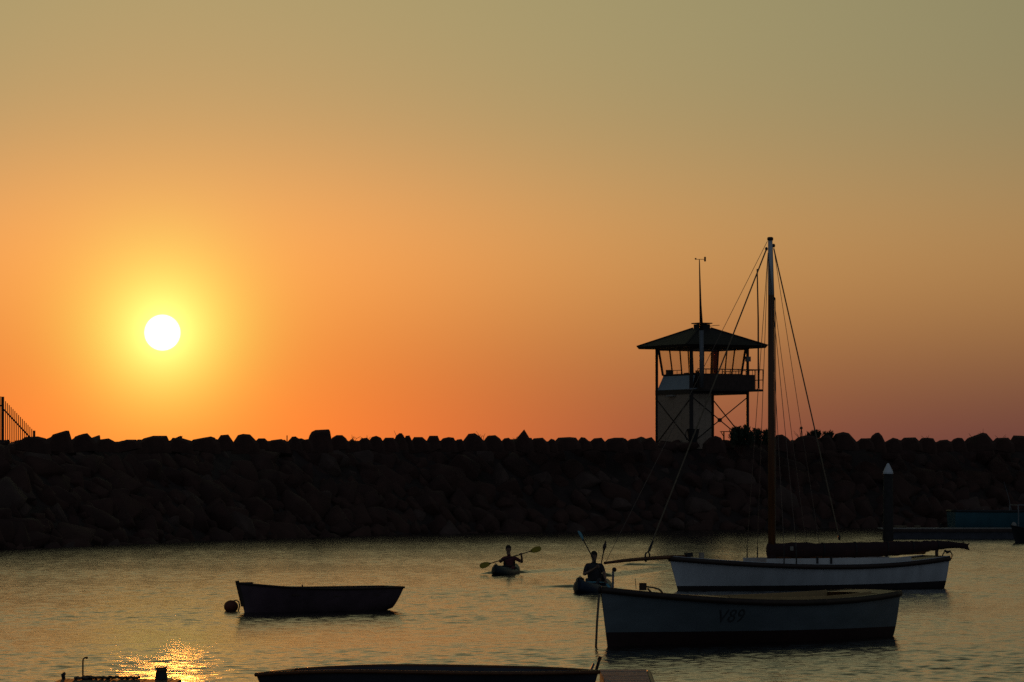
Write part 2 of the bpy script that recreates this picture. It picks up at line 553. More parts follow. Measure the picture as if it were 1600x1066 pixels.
def build_breakwater():
    root = thing('breakwater', 'long dark rock breakwater across the harbour under the setting sun', 'breakwater', (0, 0, 0))
    # core: a rubble mound under the armour rocks
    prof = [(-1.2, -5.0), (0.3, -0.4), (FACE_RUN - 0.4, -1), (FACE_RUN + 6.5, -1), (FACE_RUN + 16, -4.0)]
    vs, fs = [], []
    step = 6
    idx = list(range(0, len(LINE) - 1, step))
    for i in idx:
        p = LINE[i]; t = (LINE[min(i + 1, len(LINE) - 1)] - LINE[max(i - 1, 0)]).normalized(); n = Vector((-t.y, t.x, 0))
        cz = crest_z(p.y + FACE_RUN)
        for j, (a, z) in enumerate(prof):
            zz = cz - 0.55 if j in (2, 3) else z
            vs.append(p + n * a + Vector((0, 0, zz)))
    k = len(prof)
    for a in range(len(idx) - 1):
        for j in range(k - 1):
            fs.append((a * k + j, (a + 1) * k + j, (a + 1) * k + j + 1, a * k + j + 1))
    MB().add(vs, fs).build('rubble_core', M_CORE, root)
    # armour rocks laid over the face
    spots = []
    s_acc = 0.0
    for i in range(1, len(LINE) - 1):
        p = LINE[i]
        px = 800 + FPX * p.x / p.y
        if px < -160 or px > 1760:
            continue
        s_acc += (LINE[i] - LINE[i - 1]).length
        if s_acc < 1.02:
            continue
        s_acc = 0.0
        t = (LINE[i + 1] - LINE[i - 1]).normalized(); n = Vector((-t.y, t.x, 0))
        cz = crest_z(p.y + FACE_RUN)
        rows = 8
        for j in range(rows + 3):
            u = (j + rng.uniform(-0.3, 0.3)) / rows
            size = (0.75 + 1.35 * rng.random() ** 1.5) * (1.15 if j > 1 else 0.95)
            if u <= 1.0:
                a, z = u * FACE_RUN + 0.1, -0.35 + u * (cz - 0.1)
            else:
                a, z = FACE_RUN + (u - 1) * 11, cz - 0.36
                size *= 0.85
            q = p + n * a + t * rng.uniform(-0.45, 0.45) + Vector((0, 0, z - 0.12 + rng.uniform(-0.12, 0.14)))
            if u > 0.93:
                q.z = cz + 0.04 - size * 0.30 + rng.uniform(-0.06, 0.03)
            spots.append((q, size, px, p.y))
    spots.sort(key=lambda s: (not (0 <= s[2] <= 1600), -s[1] / s[3] ** 0.3))
    fill = MB()
    for q_i, (q, size, px, dep) in enumerate(spots):
        me = rng.choice(ROCK_MESHES)
        rot = (rng.uniform(0, 6.28), rng.uniform(0, 6.28), rng.uniform(0, 6.28))
        flat = 0.62 if q.z > crest_z(dep + FACE_RUN) - 0.75 else 1.0
        sc = (size * rng.uniform(0.9, 1.25) / flat ** 0.7, size * rng.uniform(0.85, 1.15), size * rng.uniform(0.65, 0.95) * flat)
        if flat < 1:
            rot = (rot[0] * 0.4, rot[1] * 0.4, rot[2])
        if q_i < 245:
            o = bpy.data.objects.new('rock', me); COL.objects.link(o)
            o.parent = root; o.location = q; o.scale = sc; o.rotation_euler = (rot[0] * 0.15, rot[1] * 0.15, rot[2])
        else:
            R = Matrix.Rotation(rot[2], 3, 'Z') @ Matrix.Rotation(rot[1] * 0.15, 3, 'Y') @ Matrix.Rotation(rot[0] * 0.15, 3, 'X')
            fill.add([q + R @ Vector((v.co.x * sc[0], v.co.y * sc[1], v.co.z * sc[2])) for v in me.vertices], [tuple(p.vertices) for p in me.polygons])
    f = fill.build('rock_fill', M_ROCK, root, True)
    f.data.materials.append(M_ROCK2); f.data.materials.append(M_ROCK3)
    r2 = random.Random(5)
    mi, lastv = [], -1
    cur = 0
    for p in f.data.polygons:
        if min(p.vertices) > lastv:
            cur = r2.choice((0, 0, 0, 0, 1, 1, 1, 1, 1, 1, 2)); lastv = min(p.vertices) + 40
        mi.append(cur)
    f.data.polygons.foreach_set('material_index', mi)
    tag(f, kind='stuff')
    # crest stones, the ones that stand against the sky
    outlines = [
        [(28, 690), (40, 683), (60, 682), (72, 685), (76, 692)],
        [(75, 692), (83, 679), (93, 678), (103, 673), (108, 673), (111.5, 690)],
        [(112, 690), (118, 682), (130, 678), (137, 677), (142, 685), (150, 692)],
        [(153, 694), (155, 687), (163, 687), (170, 685), (178, 689), (181, 694)],
        [(182, 694), (190, 690), (198, 687), (213, 687), (218, 694)],
        [(216, 694), (225, 685), (240, 681), (261, 681), (264, 692)],
        [(266, 694), (270, 684), (283, 685), (292, 687), (298, 694)],
        [(298, 694), (302, 687), (318, 684), (330, 682), (336, 684), (341, 694)],
        [(339, 694), (345, 680), (357, 679), (364, 692)],
        [(366, 694), (372, 680), (380, 678), (391, 679), (398, 686), (402, 694)],
        [(398, 694), (404, 685), (414, 685), (420, 694)],
        [(419, 694), (424, 688), (440, 686), (450, 694)],
        [(455, 694), (456, 682.5), (462, 682), (468, 686), (469, 694)],
        [(468, 694), (471, 688), (482, 686), (486, 694)],
        [(483, 694), (483.5, 681), (487, 675), (493, 672), (514, 671), (516, 674), (516.5, 694)],
        [(516, 694), (519, 684), (526, 680), (535, 680), (541, 685), (543, 694)],
        [(544, 694), (549, 686), (556, 689), (560, 694)],
        [(560, 694), (565, 685), (574, 684), (578, 694)],
        [(576, 694), (581, 683), (588, 681), (595, 684), (598, 694)],
        [(597, 694), (602, 684), (615, 684), (619, 694)],
        [(616, 694), (619, 681), (624, 677), (628, 677), (632, 683), (634, 694)],
        [(632, 694), (634, 681), (640, 680.5), (643, 694)],
        [(643, 694), (647, 683), (660, 683), (669, 694)],
        [(667, 694), (671, 681), (684, 681), (686, 694)],
        [(687, 694), (692, 685), (701, 683), (709, 684), (711, 694)],
        [(710, 694), (714, 687), (721, 686), (724, 694)],
        [(723, 694), (732, 678), (742, 677), (750, 682), (757, 694)],
        [(755, 694), (762, 681), (774, 680), (781, 685), (784, 694)],
        [(782, 694), (788, 685), (795, 684), (802, 694)],
        [(803, 694), (812, 681), (819, 671), (830, 690)],
        [(828, 694), (834, 685), (848, 684), (855, 694)],
        [(855, 694), (861, 685.5), (866, 687), (868, 694)],
        [(866, 694), (872, 684), (890, 683), (900, 684), (904, 694)],
        [(902, 694), (908, 683), (914, 684), (922, 694)],
        [(921, 694), (928, 685), (940, 684), (945, 694)],
        [(944, 694), (950, 686), (960, 684), (974, 684), (977, 694)],
        [(977, 694), (985, 686), (996, 685), (1001, 694)],
        [(1000, 694), (1007, 686), (1018, 683), (1024, 694)],
        [(1101, 694), (1108, 684), (1118, 681), (1126, 684), (1130, 694)],
        [(1206, 694), (1213, 680), (1222, 679), (1230, 684), (1236, 694)],
        [(1238, 694), (1247, 683), (1260, 680), (1272, 681), (1282, 694)],
        [(1276, 694), (1285, 681), (1296, 680), (1302, 694)],
        [(1297, 694), (1305, 678), (1317, 675), (1326, 677), (1330, 683), (1338, 694)],
        [(1338, 694), (1345, 685), (1358, 685), (1362, 694)],
        [(1358, 694), (1362, 681), (1368, 676.5), (1373, 676), (1378, 681), (1381, 694)],
        [(1380, 694), (1388, 688), (1395, 684), (1403, 686), (1406, 694)],
        [(1404, 694), (1412, 684), (1430, 683.5), (1437, 694)],
        [(1434, 694), (1440, 684.5), (1448, 684), (1458, 685), (1460, 694)],
        [(1461, 694), (1468, 688), (1480, 687), (1485, 694)],
        [(1485, 694), (1490, 686), (1496, 684), (1503, 684.5), (1507, 694)],
        [(1506, 694), (1511, 685), (1522, 683), (1535, 676), (1541, 677.5), (1552, 694)],
        [(1550, 694), (1556, 684.5), (1575, 684), (1581, 694)],
        [(1578, 694), (1583, 680.5), (1596, 681), (1612, 683), (1618, 694)],
    ]
    for out in outlines:
        xc = sum(p[0] for p in out) / len(out)
        dep = crest_depth(xc)
        low = []
        mid_x = sum(p[0] for p in out) / len(out)
        for p in out:
            sg = -1 if p[0] < mid_x else 1
            if p[1] > 689:
                low += [(p[0] + sg * 3.0, 693.5), (p[0] + sg * 5.0, 701 + 9 * rng.random())]
            else:
                low.append(p)
        base = P(xc, 700, dep)
        pts = []
        wid = (max(p[0] for p in out) - min(p[0] for p in out)) / FPX * dep
        th = min(1.3, max(0.6, wid * 0.8))
        cx = sum(p[0] for p in low) / len(low); cy = sum(p[1] for p in low) / len(low)
        for (x, y) in low:
            for off, k in ((-0.5, 0.72), (-0.15, 1.0), (0.2, 0.97), (0.5, 0.7)):
                kk = k * rng.uniform(0.94, 1.0) if k < 0.99 else k
                yy = cy + (y - cy) * kk if y < cy else y
                w = P(cx + (x - cx) * kk, yy, dep) - base
                w.y += off * th
                pts.append(tuple(w))
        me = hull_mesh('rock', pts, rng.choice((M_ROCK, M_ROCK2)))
        o = bpy.data.objects.new('rock', me); COL.objects.link(o)
        o.parent = root; o.location = base
    return root


build_breakwater()

# ------------------------------------------------------------------ watch tower on the breakwater
def build_tower():
    D = 253.0
    s = FPX / D
    ctr = P(1097, 690, D)
    base_z = ctr.z - 0.5
    root = thing('watch_tower', 'dark hip-roofed watch tower on posts with slanted windows, standing on the breakwater', 'tower', (ctr.x, ctr.y, base_z))
    phi = math.radians(29.0)
    # local axes in plan: a runs along the right-hand face, b along the left-hand face (away from the near corner)
    A = Vector((math.cos(phi), math.sin(phi), 0)); B = Vector((-math.sin(phi), math.cos(phi), 0))

    def q(a, b, z):
        return A * a + B * b + Vector((0, 0, z))

    def zy(y):
        return P(1097, y, D).z - base_z

    R3 = Matrix.Rotation(phi, 3, 'Z')
    S = 140 / s / (math.cos(phi) + math.sin(phi)) / 2      # half side between posts
    z_floor, z_eave = zy(608), zy(545)
    # posts
    for (a, b) in ((-1, -1), (1, -1), (1, 1), (-1, 1)):
        w = 0.24 if (a, b) == (-1, -1) else 0.19
        MB().bar(q(a * S, b * S, 0), q(a * S, b * S, z_eave + 0.02), w).build('post', M_STEEL, root)
    # ground storey room: fills the left end of the plan
    x1 = -S + 2 * S * 0.36
    t = 0.10
    zr = zy(615)
    def panels(p0, p1, n, h, thick):
        for k in range(n):
            c = p0.lerp(p1, (k + 0.5) / n)
            w = (p1 - p0).length / n - 0.014
            along_a = abs((p1 - p0).dot(A)) > abs((p1 - p0).dot(B))
            MB().box(Vector((c.x, c.y, h / 2)), (w, thick, h) if along_a else (thick, w, h), R3).build('wall_panel', M_CLAD, root)
    panels(q(-S + 0.03, -S + 0.14, 0), q(-S + 0.03, S - 0.14, 0), 4, zr, 0.09)
    panels(q(-S + 0.13, -S + 0.02, 0), q(x1 - 0.06, -S + 0.02, 0), 3, zr - 0.01, 0.09)
    panels(q(x1, -S + 0.08, 0), q(x1, S - 0.08, 0), 4, zr - 0.02, 0.09)
    panels(q(-S + 0.13, S - 0.02, 0), q(x1 - 0.06, S - 0.02, 0), 3, zr - 0.01, 0.09)
    MB().box(q((-S + x1) / 2, 0, zr / 2 - 0.03), (x1 + S - 0.12, 2 * S - 0.16, zr - 0.1), R3).build('room_lining', M_TIMB, root)
    # small canopy light over the wall
    MB().box(q(-S - 0.14, 0.15, zr - 0.16), (0.22, 0.85, 0.10), R3).build('door_canopy', M_DECKG, root)
    # floor slab and edge beams
    MB().box(q(0, 0, z_floor - 0.22), (2 * S + 0.15, 2 * S + 0.15, 0.30), R3).build('floor_slab', M_STEEL, root)
    # diagonal braces
    za, zb = 0.35, zr - 0.35
    for (p0, p1) in ((q(-S, -S, za), q(S, -S, zb + 0.1)), (q(-S, -S, zb + 0.1), q(S, -S, za)), (q(-S - 0.06, -S, za), q(-S - 0.06, S, zb)), (q(-S - 0.06, -S, zb), q(-S - 0.06, S, za)), (q(S, -S, za), q(S, S, zb)), (q(-S, S, za), q(S, S, zb))):
        n = (A if abs((p1 - p0).dot(A)) > 0.5 else B).cross(Vector((0, 0, 1)))
        off = n * 0.03
        MB().bar(p0 + off, p1 + off, 0.055).build('brace', M_STEEL, root)
    MB().box(q(0, -S - 0.02, (za + zb) / 2 + 0.05), (0.26, 0.12, 0.26), R3).build('brace_plate', M_STEEL, root)
    # cabin: lower skirt walls flaring out, windows leaning outward at the head
    sb, sm, st = S * 0.80, S * 0.865, S * 0.955
    z_sill, z_head = zy(586), z_eave - 0.06
    corners = ((-1, -1), (1, -1), (1, 1), (-1, 1))
    for i in range(4):
        (a0, b0), (a1, b1) = corners[i], corners[(i + 1) % 4]
        o = 0.0
        m = MB()
        lo, hi = [(q(a * sb, b * sb, z_floor)) for a, b in ((a0, b0), (a1, b1))], [(q(a * sm, b * sm, z_sill)) for a, b in ((a0, b0), (a1, b1))]
        inn = 0.95
        lo2, hi2 = [(q(a * sb * inn, b * sb * inn, z_floor)) for a, b in ((a0, b0), (a1, b1))], [(q(a * sm * inn, b * sm * inn, z_sill)) for a, b in ((a0, b0), (a1, b1))]
        m.add([lo[0], lo[1], hi[1], hi[0], lo2[0], lo2[1], hi2[1], hi2[0]], [(0, 1, 2, 3), (7, 6, 5, 4), (3, 2, 6, 7), (4, 5, 1, 0), (0, 3, 7, 4), (1, 5, 6, 2)])
        m.build('skirt_wall', M_STEEL if i != 3 else M_TIMB, root)
        fr = ([0.0, 0.22, 0.50, 0.80, 1.0], [0.0, 0.55, 1.0], [0.0, 0.45, 1.0], [0.0, 0.33, 0.64, 1.0])[i]
        for k, f in enumerate(fr):
            bl = hi[0].lerp(hi[1], f)
            tp = q(a0 * st, b0 * st, z_head).lerp(q(a1 * st, b1 * st, z_head), f)
            if k < len(fr) - 1 or False:
                MB().bar(bl, tp, 0.15 if k == 0 else 0.095, 0.12).build('window_post', M_STEEL, root)
            if k < len(fr) - 1:
                bl2 = hi[0].lerp(hi[1], fr[k + 1])
                tp2 = q(a0 * st, b0 * st, z_head).lerp(q(a1 * st, b1 * st, z_head), fr[k + 1])
                g = 0.02 / (bl2 - bl).length
                MB().add([bl.lerp(bl2, g), bl.lerp(bl2, 1 - g), tp.lerp(tp2, 1 - g), tp.lerp(tp2, g)], [(0, 1, 2, 3)]).build('window_pane', M_BLIND if (i == 0 and k >= 2) else M_GLASS, root)
        # sill and head rails
        MB().bar(hi[0], hi[1], 0.12, 0.08).build('window_sill', M_STEEL, root)
        MB().bar(q(a0 * st, b0 * st, z_head), q(a1 * st, b1 * st, z_head), 0.12, 0.10).build('window_head', M_STEEL, root)
    # sloping pale skirt under the left-hand windows
    zt, zbm = zy(588), zy(613)
    m = MB()
    e0, e1 = -S * 0.98, S * 0.98
    m.add([q(-S - 0.05, e0, zbm), q(-S - 0.05, e1, zbm), q(-sm - 0.02, e1 * 0.84, zt), q(-sm - 0.02, e0 * 0.98, zt), q(-S + 0.05, e0, zbm), q(-S + 0.05, e1, zbm), q(-sm + 0.06, e1 * 0.84, zt), q(-sm + 0.06, e0 * 0.98, zt)],
          [(1, 0, 3, 2), (4, 5, 6, 7), (3, 7, 6, 2), (0, 1, 5, 4), (0, 4, 7, 3), (1, 2, 6, 5)])
    m.build('sloping_skirt', M_PALE, root)
    # curtain and furniture seen through the glass
    c = MB()
    for k in range(7):
        c.tube([q(-0.12 + k * 0.055, -S * 0.72, z_sill - 0.5), q(-0.12 + k * 0.055, -S * 0.74, z_head)], 0.035, 6)
    c.build('curtain', M_CURT, root)
    MB().box(q(-0.55, S * 0.3, z_sill - 0.3), (0.5, 0.6, 0.9), R3).build('cabin_desk', M_TIMB, root)
    ch = MB(); ch.box(q(-0.7, -0.7, z_sill + 0.02), (0.42, 0.08, 0.5), R3); ch.box(q(-0.7, -0.5, z_sill - 0.35), (0.45, 0.45, 0.1), R3); ch.bar(q(-0.7, -0.5, z_floor), q(-0.7, -0.5, z_sill - 0.35), 0.07); ch.build('cabin_chair', M_BLACK, root)
    m = MB()
    for k in range(3):
        m.bar(q(-S * 0.80, -0.2 + k * 0.5, z_sill), q(-S * 0.80, -0.2 + k * 0.5, z_sill + 0.28), 0.035)
    m.bar(q(-S * 0.80, -0.3, z_sill + 0.28), q(-S * 0.80, 0.9, z_sill + 0.28), 0.035)
    m.build('inside_rail', M_STEEL, root)
    MB().box(q(-S * 0.80, S * 0.62, z_sill + 0.16), (0.25, 0.35, 0.35), R3).build('radio_set', M_BLACK, root)
    # balcony: solid timber front along the right-hand face, open rail on the return
    zb0, zr1 = z_floor - 0.1, zy(579)
    bo = 0.85
    fa, fb = -S - 0.05, S + 0.62
    MB().box(q((fa + fb) / 2, -S - bo / 2 - 0.08, z_floor - 0.12), (fb - fa, bo, 0.14), R3).build('balcony_floor', M_STEEL, root)
    MB().box(q(S + 0.36, -0.2, z_floor - 0.12), (0.5, 2 * S - 0.1, 0.14), R3).build('balcony_floor', M_STEEL, root)
    nb = 22
    for k in range(nb - 3):
        a = fa + (fb - fa) * (k + 0.5) / nb
        MB().box(q(a, -S - bo - 0.08, (zb0 + zr1) / 2 - 0.17), ((fb - fa) / nb - 0.006, 0.035, zr1 - zb0 - 0.32), R3).build('balustrade_board', M_TIMB, root)
    for k in range(9):
        a = fa + (fb - fa) * k / 8
        MB().bar(q(a, -S - bo - 0.03, zb0), q(a, -S - bo - 0.03, zr1), 0.05).build('baluster', M_STEEL, root)
    MB().bar(q(fa, -S - bo - 0.05, zr1), q(fb, -S - bo - 0.05, zr1), 0.06).build('handrail', M_STEEL, root)
    nr = 13
    for k in range(nr):
        b = -S - bo + (2 * S + bo * 0.7) * k / (nr - 1)
        MB().bar(q(fb, b, zb0), q(fb, b, zr1), 0.035).build('baluster', M_STEEL, root)
    for z in (zr1, (zb0 + zr1) / 2, zb0 + 0.02):
        MB().bar(q(fb, -S - bo, z), q(fb, S - 0.2, z), 0.05).build('handrail', M_STEEL, root)
    # floodlight box on the near right post
    MB().box(q(S - 0.1, -S - 0.22, zy(562)), (0.30, 0.22, 0.32), R3).build('floodlight', M_GREYMET, root)
    # roof: hipped, with fascia, soffit and a capped vent
    Rh = 202 / s / (math.cos(phi) + math.sin(phi)) / 2
    z0, z1 = zy(544.5), zy(541)
    cap = 0.42
    zt = zy(513)
    m = MB()
    vs = [q(a * Rh, b * Rh, z1) for a, b in corners] + [q(a * cap, b * cap, zt) for a, b in corners]
    m.add(vs, [(0, 1, 5, 4), (1, 2, 6, 5), (2, 3, 7, 6), (3, 0, 4, 7), (4, 5, 6, 7)])
    roof = m.build('roof', M_ROOF, root)
    m = MB()
    vs = [q(a * (Rh - 0.1), b * (Rh - 0.1), z0 - 0.02) for a, b in corners] + [q(a * Rh, b * Rh, z1 - 0.003) for a, b in corners]
    m.add(vs, [(3, 2, 1, 0), (0, 1, 5, 4), (1, 2, 6, 5), (2, 3, 7, 6), (3, 0, 4, 7)])
    m.build('fascia', M_STEEL, roof)
    for a, b in corners:
        MB().tube([q(a * Rh, b * Rh, z1 + 0.02), q(a * cap, b * cap, zt + 0.02)], 0.05, 6).build('hip_ridge', M_ROOF, roof)
    MB().box(q(0, 0, zt + 0.10), (0.78, 0.78, 0.30), R3).build('roof_vent', M_ROOF, roof)
    MB().box(q(0, 0, zy(505.5)), (1.0, 1.0, 0.07), R3).build('vent_cap', M_ROOF, roof)
    MB().tube([q(0.5, 0.2, zt + 0.1), q(1.0, 0.1, zt + 0.2), q(1.35, 0.0, zt + 0.22)], 0.02, 6).build('aerial', M_STEEL, roof)
    # instrument mast on the near corner
    near = q(-S + 0.10, -S - bo - 0.25, 0)
    mm = MB()
    def mz(y): return zy(y)
    mm.tube([near + Vector((0, 0, mz(608))), near + Vector((0, 0, mz(520)))], 0.15, 10)
    mast = mm.build('instrument_mast', M_GREYMET, root, True)
    dx = -3.0 / s
    MB().tube([near + Vector((0, 0, mz(520))), near + Vector((dx * 0.5, 0, mz(480))), near + Vector((dx, 0, mz(411)))], [0.13, 0.075, 0.03], 8).build('mast_top', M_STEEL, mast, True)
    MB().tube([near + Vector((0, 0.3, mz(609))), near + Vector((-0.75, 0.3, mz(610)))], 0.06, 8).build('mast_bracket', M_GREYMET, mast)
    an = MB()
    tp = near + Vector((dx, 0, mz(411)))
    an.bar(tp + Vector((-0.22, 0, 0.02)), tp + Vector((0.32, 0, 0.02)), 0.03)
    an.box(tp + Vector((0.36, 0, 0.03)), (0.12, 0.03, 0.30))
    an.ball(tp + Vector((-0.24, 0, 0.05)), 0.06, 8, 6)
    an.build('wind_vane', M_BLACK, mast)
    # bent aerial pole on the balcony corner
    foot = P(1183, 610, D) - Vector(root.location)
    foot.y = q(fb, -S - bo, 0).y
    zz = lambda y: P(1183, y, D).z - base_z
    MB().tube([q(fb, -S - bo + 0.1, zz(611)), foot + Vector((-0.1, 0, 0)), foot + Vector((0, 0, 0.1)), Vector((foot.x, foot.y, zz(500))), Vector((foot.x - 0.06, foot.y, zz(422)))], [0.055, 0.055, 0.055, 0.05, 0.04], 8).build('aerial_pole', M_BLACK, root, True)


build_tower()


def build_crest_things():
    # palisade fence at the left edge, its end panel raked down to a short post
    dep = crest_depth(30) + 1.6
    base = P(30, 690, dep)
    root = thing('palisade_fence', 'dark steel palisade fence with sloping end panel on the breakwater crest', 'fence', tuple(base))
    L = lambda x, y: P(x, y, dep) - base
    s = dep / FPX
    MB().bar(L(4.3, 692), L(4.3, 620), 4.0 * s).build('post', M_STEEL, root)
    MB().bar(L(53.3, 692), L(53.3, 673), 3.6 * s).build('post', M_STEEL, root)
    for i in range(15):
        x = 8.6 + i * 2.93
        MB().bar(L(x, 691), L(x, 627 + i * 3.08), 1.25 * s).build('picket', M_STEEL, root)
    for i in range(8):
        x = 1.0 - i * 2.93
        MB().bar(L(x, 691), L(x, 619.5), 1.25 * s).build('picket', M_STEEL, root)
    back = Vector((0, 0.035, 0))
    MB().bar(L(4, 638) + back, L(49, 686) + back, 2.2 * s).build('rail', M_STEEL, root)
    MB().bar(L(-24, 634) + back, L(4, 634) + back, 2.4 * s).build('rail', M_STEEL, root)
    # stake between two stones
    dep = crest_depth(448)
    b = P(448.5, 692, dep)
    o = MB().bar((0, 0, 0), P(448.5, 680.5, dep) - b, 0.055).build('stake', M_STEEL, None, loc=b)
    tag(o, 'thin upright stake among the crest stones nearest below the sun', 'stake')
    # picnic table beside the tower
    dep = 257.0
    c = P(1137, 689, dep)
    t = thing('picnic_table', 'small picnic table silhouetted between the tower legs and a bush', 'table', tuple(c))
    m = dep / FPX
    zt = P(1137, 674.5, dep).z - c.z
    for k in range(4):
        MB().box((0, -0.28 + 0.19 * k, zt), (24 * m, 0.17, 0.045)).build('plank', M_TIMB, t)
    for sx in (-1, 1):
        MB().bar((sx * 6 * m, 0.25, 0), (sx * 6 * m, 0.05, zt - 0.025), 0.08).build('leg', M_TIMB, t)
        MB().bar((sx * 6 * m, -0.25, 0), (sx * 6 * m, -0.05, zt - 0.025), 0.08).build('leg', M_TIMB, t)
        MB().bar((sx * 6 * m, 0, zt * 0.45), (sx * 10.5 * m, 0, zt - 0.03), 0.05).build('strut', M_TIMB, t)
    # tapered tub in front of the tower's ground storey
    dep = 246.5
    c = P(1083, 691, dep)
    t = thing('storage_tub', 'dark tapered tub with a hoop handle in front of the tower wall', 'tub', tuple(c))
    m = dep / FPX
    h = P(1083, 670.5, dep).z - c.z
    MB().lathe([(6.0 * m, 0), (7.6 * m, h * 0.35), (9.6 * m, h * 0.92), (10.2 * m, h), (9.0 * m, h), (6.5 * m, h * 0.3), (0.01, h * 0.28)], n=14).build('tub_body', M_BLACK, t)
    MB().tube([(-9.6 * m, 0, h * 0.95), (-11.5 * m, 0, h * 0.7), (-12 * m, 0, h * 0.4), (-10 * m, 0, h * 0.2), (-6.5 * m, 0, h * 0.15)], 0.03, 6).build('handle', M_BLACK, t, True)


build_crest_things()


def build_plants():
    def shrub(name, label, px0, px1, ytop, n, dep_off, spiky, seed, group=None):
        r = random.Random(seed)
        xc = (px0 + px1) / 2
        dep = crest_depth(xc) + dep_off
        base = P(xc, 692, dep)
        t = thing(name, label, 'shrub', tuple(base), group=group)
        m = dep / FPX
        hw = (px1 - px0) / 2 * m
        hgt = (692 - ytop) * m
        st = MB()
        stems = []
        for k in range(9):
            x = r.uniform(-0.8, 0.8) * hw; y = r.uniform(-0.6, 0.6)
            top = Vector((x + r.uniform(-0.1, 0.1), y + r.uniform(-.1, .1), hgt * r.uniform(0.62, 0.95)))
            mid = Vector((x * 0.8, y * 0.8, top.z * 0.5))
            stems.append((Vector((x * 0.6, y * 0.5, -0.2)), mid, top))
            st.tube([(x * 0.6, y * 0.5, -0.3), mid, top], [0.03, 0.02, 0.01], 5)
        st.build('stems', M_STALK, t)
        lf = MB()
        for k in range(n):
            a, b, c = r.choice(stems)
            f = r.random() ** 0.8
            p = (a.lerp(b, f * 2) if f < 0.5 else b.lerp(c, f * 2 - 1)) + Vector((r.gauss(0, 0.05 + hw * 0.07), r.gauss(0, 0.14), r.gauss(0, 0.06)))
            p.z = min(max(p.z, -0.15), hgt * r.uniform(0.88, 1.04))
            d = Vector((r.gauss(0, 0.5), r.gauss(0, 0.5), (0.9 if spiky else 0.35) + r.random() * 0.5)).normalized()
            l = r.uniform(0.10, 0.22) * (1.15 if spiky else 0.9)
            w = d.cross(Vector((r.gauss(0, 1), r.gauss(0, 1), r.gauss(0, 1)))).normalized() * l * (0.16 if spiky else 0.3)
            lf.add([p, p + d * l * 0.5 + w, p + d * l, p + d * l * 0.5 - w], [(0, 1, 2, 3)])
        lf.build('foliage', M_LEAF, t)
    shrub('coastal_shrub', 'tallest bushy shrub standing against the right tower leg', 1143, 1172, 664, 2600, 1.5, True, 1)
    shrub('coastal_shrub', 'low shrub beside the picnic table and left of the tallest shrub', 1140, 1151, 676, 700, 1.0, True, 2)
    shrub('coastal_shrub', 'wispy shrub behind the mast of the white sailing boat', 1177, 1207, 671, 2000, 1.0, True, 3)
    shrub('coastal_shrub', 'small sprig of shrub between the tallest shrub and the mast', 1168, 1180, 674, 500, 0.6, True, 4)
    shrub('coastal_shrub', 'low spreading shrub crossed by the thick backstay', 1256, 1282, 674, 1300, 0.4, True, 5)
    shrub('coastal_shrub', 'low leafy shrub just left of the highest mound on the crest', 1281, 1304, 675, 1200, 0.4, True, 6)

    def weed(label, x, ytop, n, seed, name='dry_weed', head=False):
        r = random.Random(seed)
        dep = crest_depth(x) - 0.3
        b = P(x, 690, dep)
        m = dep / FPX
        h = (690 - ytop) * m
        w = MB()
        for k in range(n):
            dx = r.uniform(-0.22, 0.22)
            top = Vector((dx * 2.2, r.uniform(-.2, .2), h * (1 if k == 0 else r.uniform(0.5, 0.92))))
            w.tube([(dx * 0.4, 0, -0.15), (dx, 0, top.z * 0.55), top], [0.016, 0.014, 0.008], 5)
            if r.random() < 0.6:
                q = Vector((dx, 0, top.z * 0.6)); w.tube([q, q + Vector((r.choice((-1, 1)) * 0.12, 0, 0.10))], [0.012, 0.006], 4)
        if head:
            w.ball((0.0, 0, h), 0.10, 8, 6)
            w.tube([(0, 0, 0), (0, 0, h)], 0.035, 5)
        o = w.build(name, M_STALK, None, loc=b)
        tag(o, label, 'weed', 'dry weeds on the breakwater crest')
    weed('dry weed sprouting just right of the blocky crest stone', 551, 679.5, 5, 11)
    weed('dry weed with bent stems midway between blocky stone and left kayaker', 574, 680, 5, 12)
    weed('dry stalk standing on a round crest stone above the rowing boat stern', 622, 673, 4, 13)
    weed('dry weed on the sloping crest stone left of the pyramid stone', 754, 674, 6, 14)
    weed('dry weed at the left foot of the pyramid-shaped crest stone', 804, 681, 4, 15)
    weed('thistle head on a stalk between the mast and the backstay', 1252, 669, 3, 16, 'thistle', True)
    weed('dry weed on the pointed crest stone at the far right', 1536, 670, 4, 17)
    weed('faint dry weed left of the pointed crest stone at far right', 1521, 677, 5, 18)
    weed('short dry weed above the white cone of the channel pile', 1448, 680, 3, 19)
    weed('short dry weed between the pointed stone and the right edge', 1563, 679, 4, 20)


build_plants()

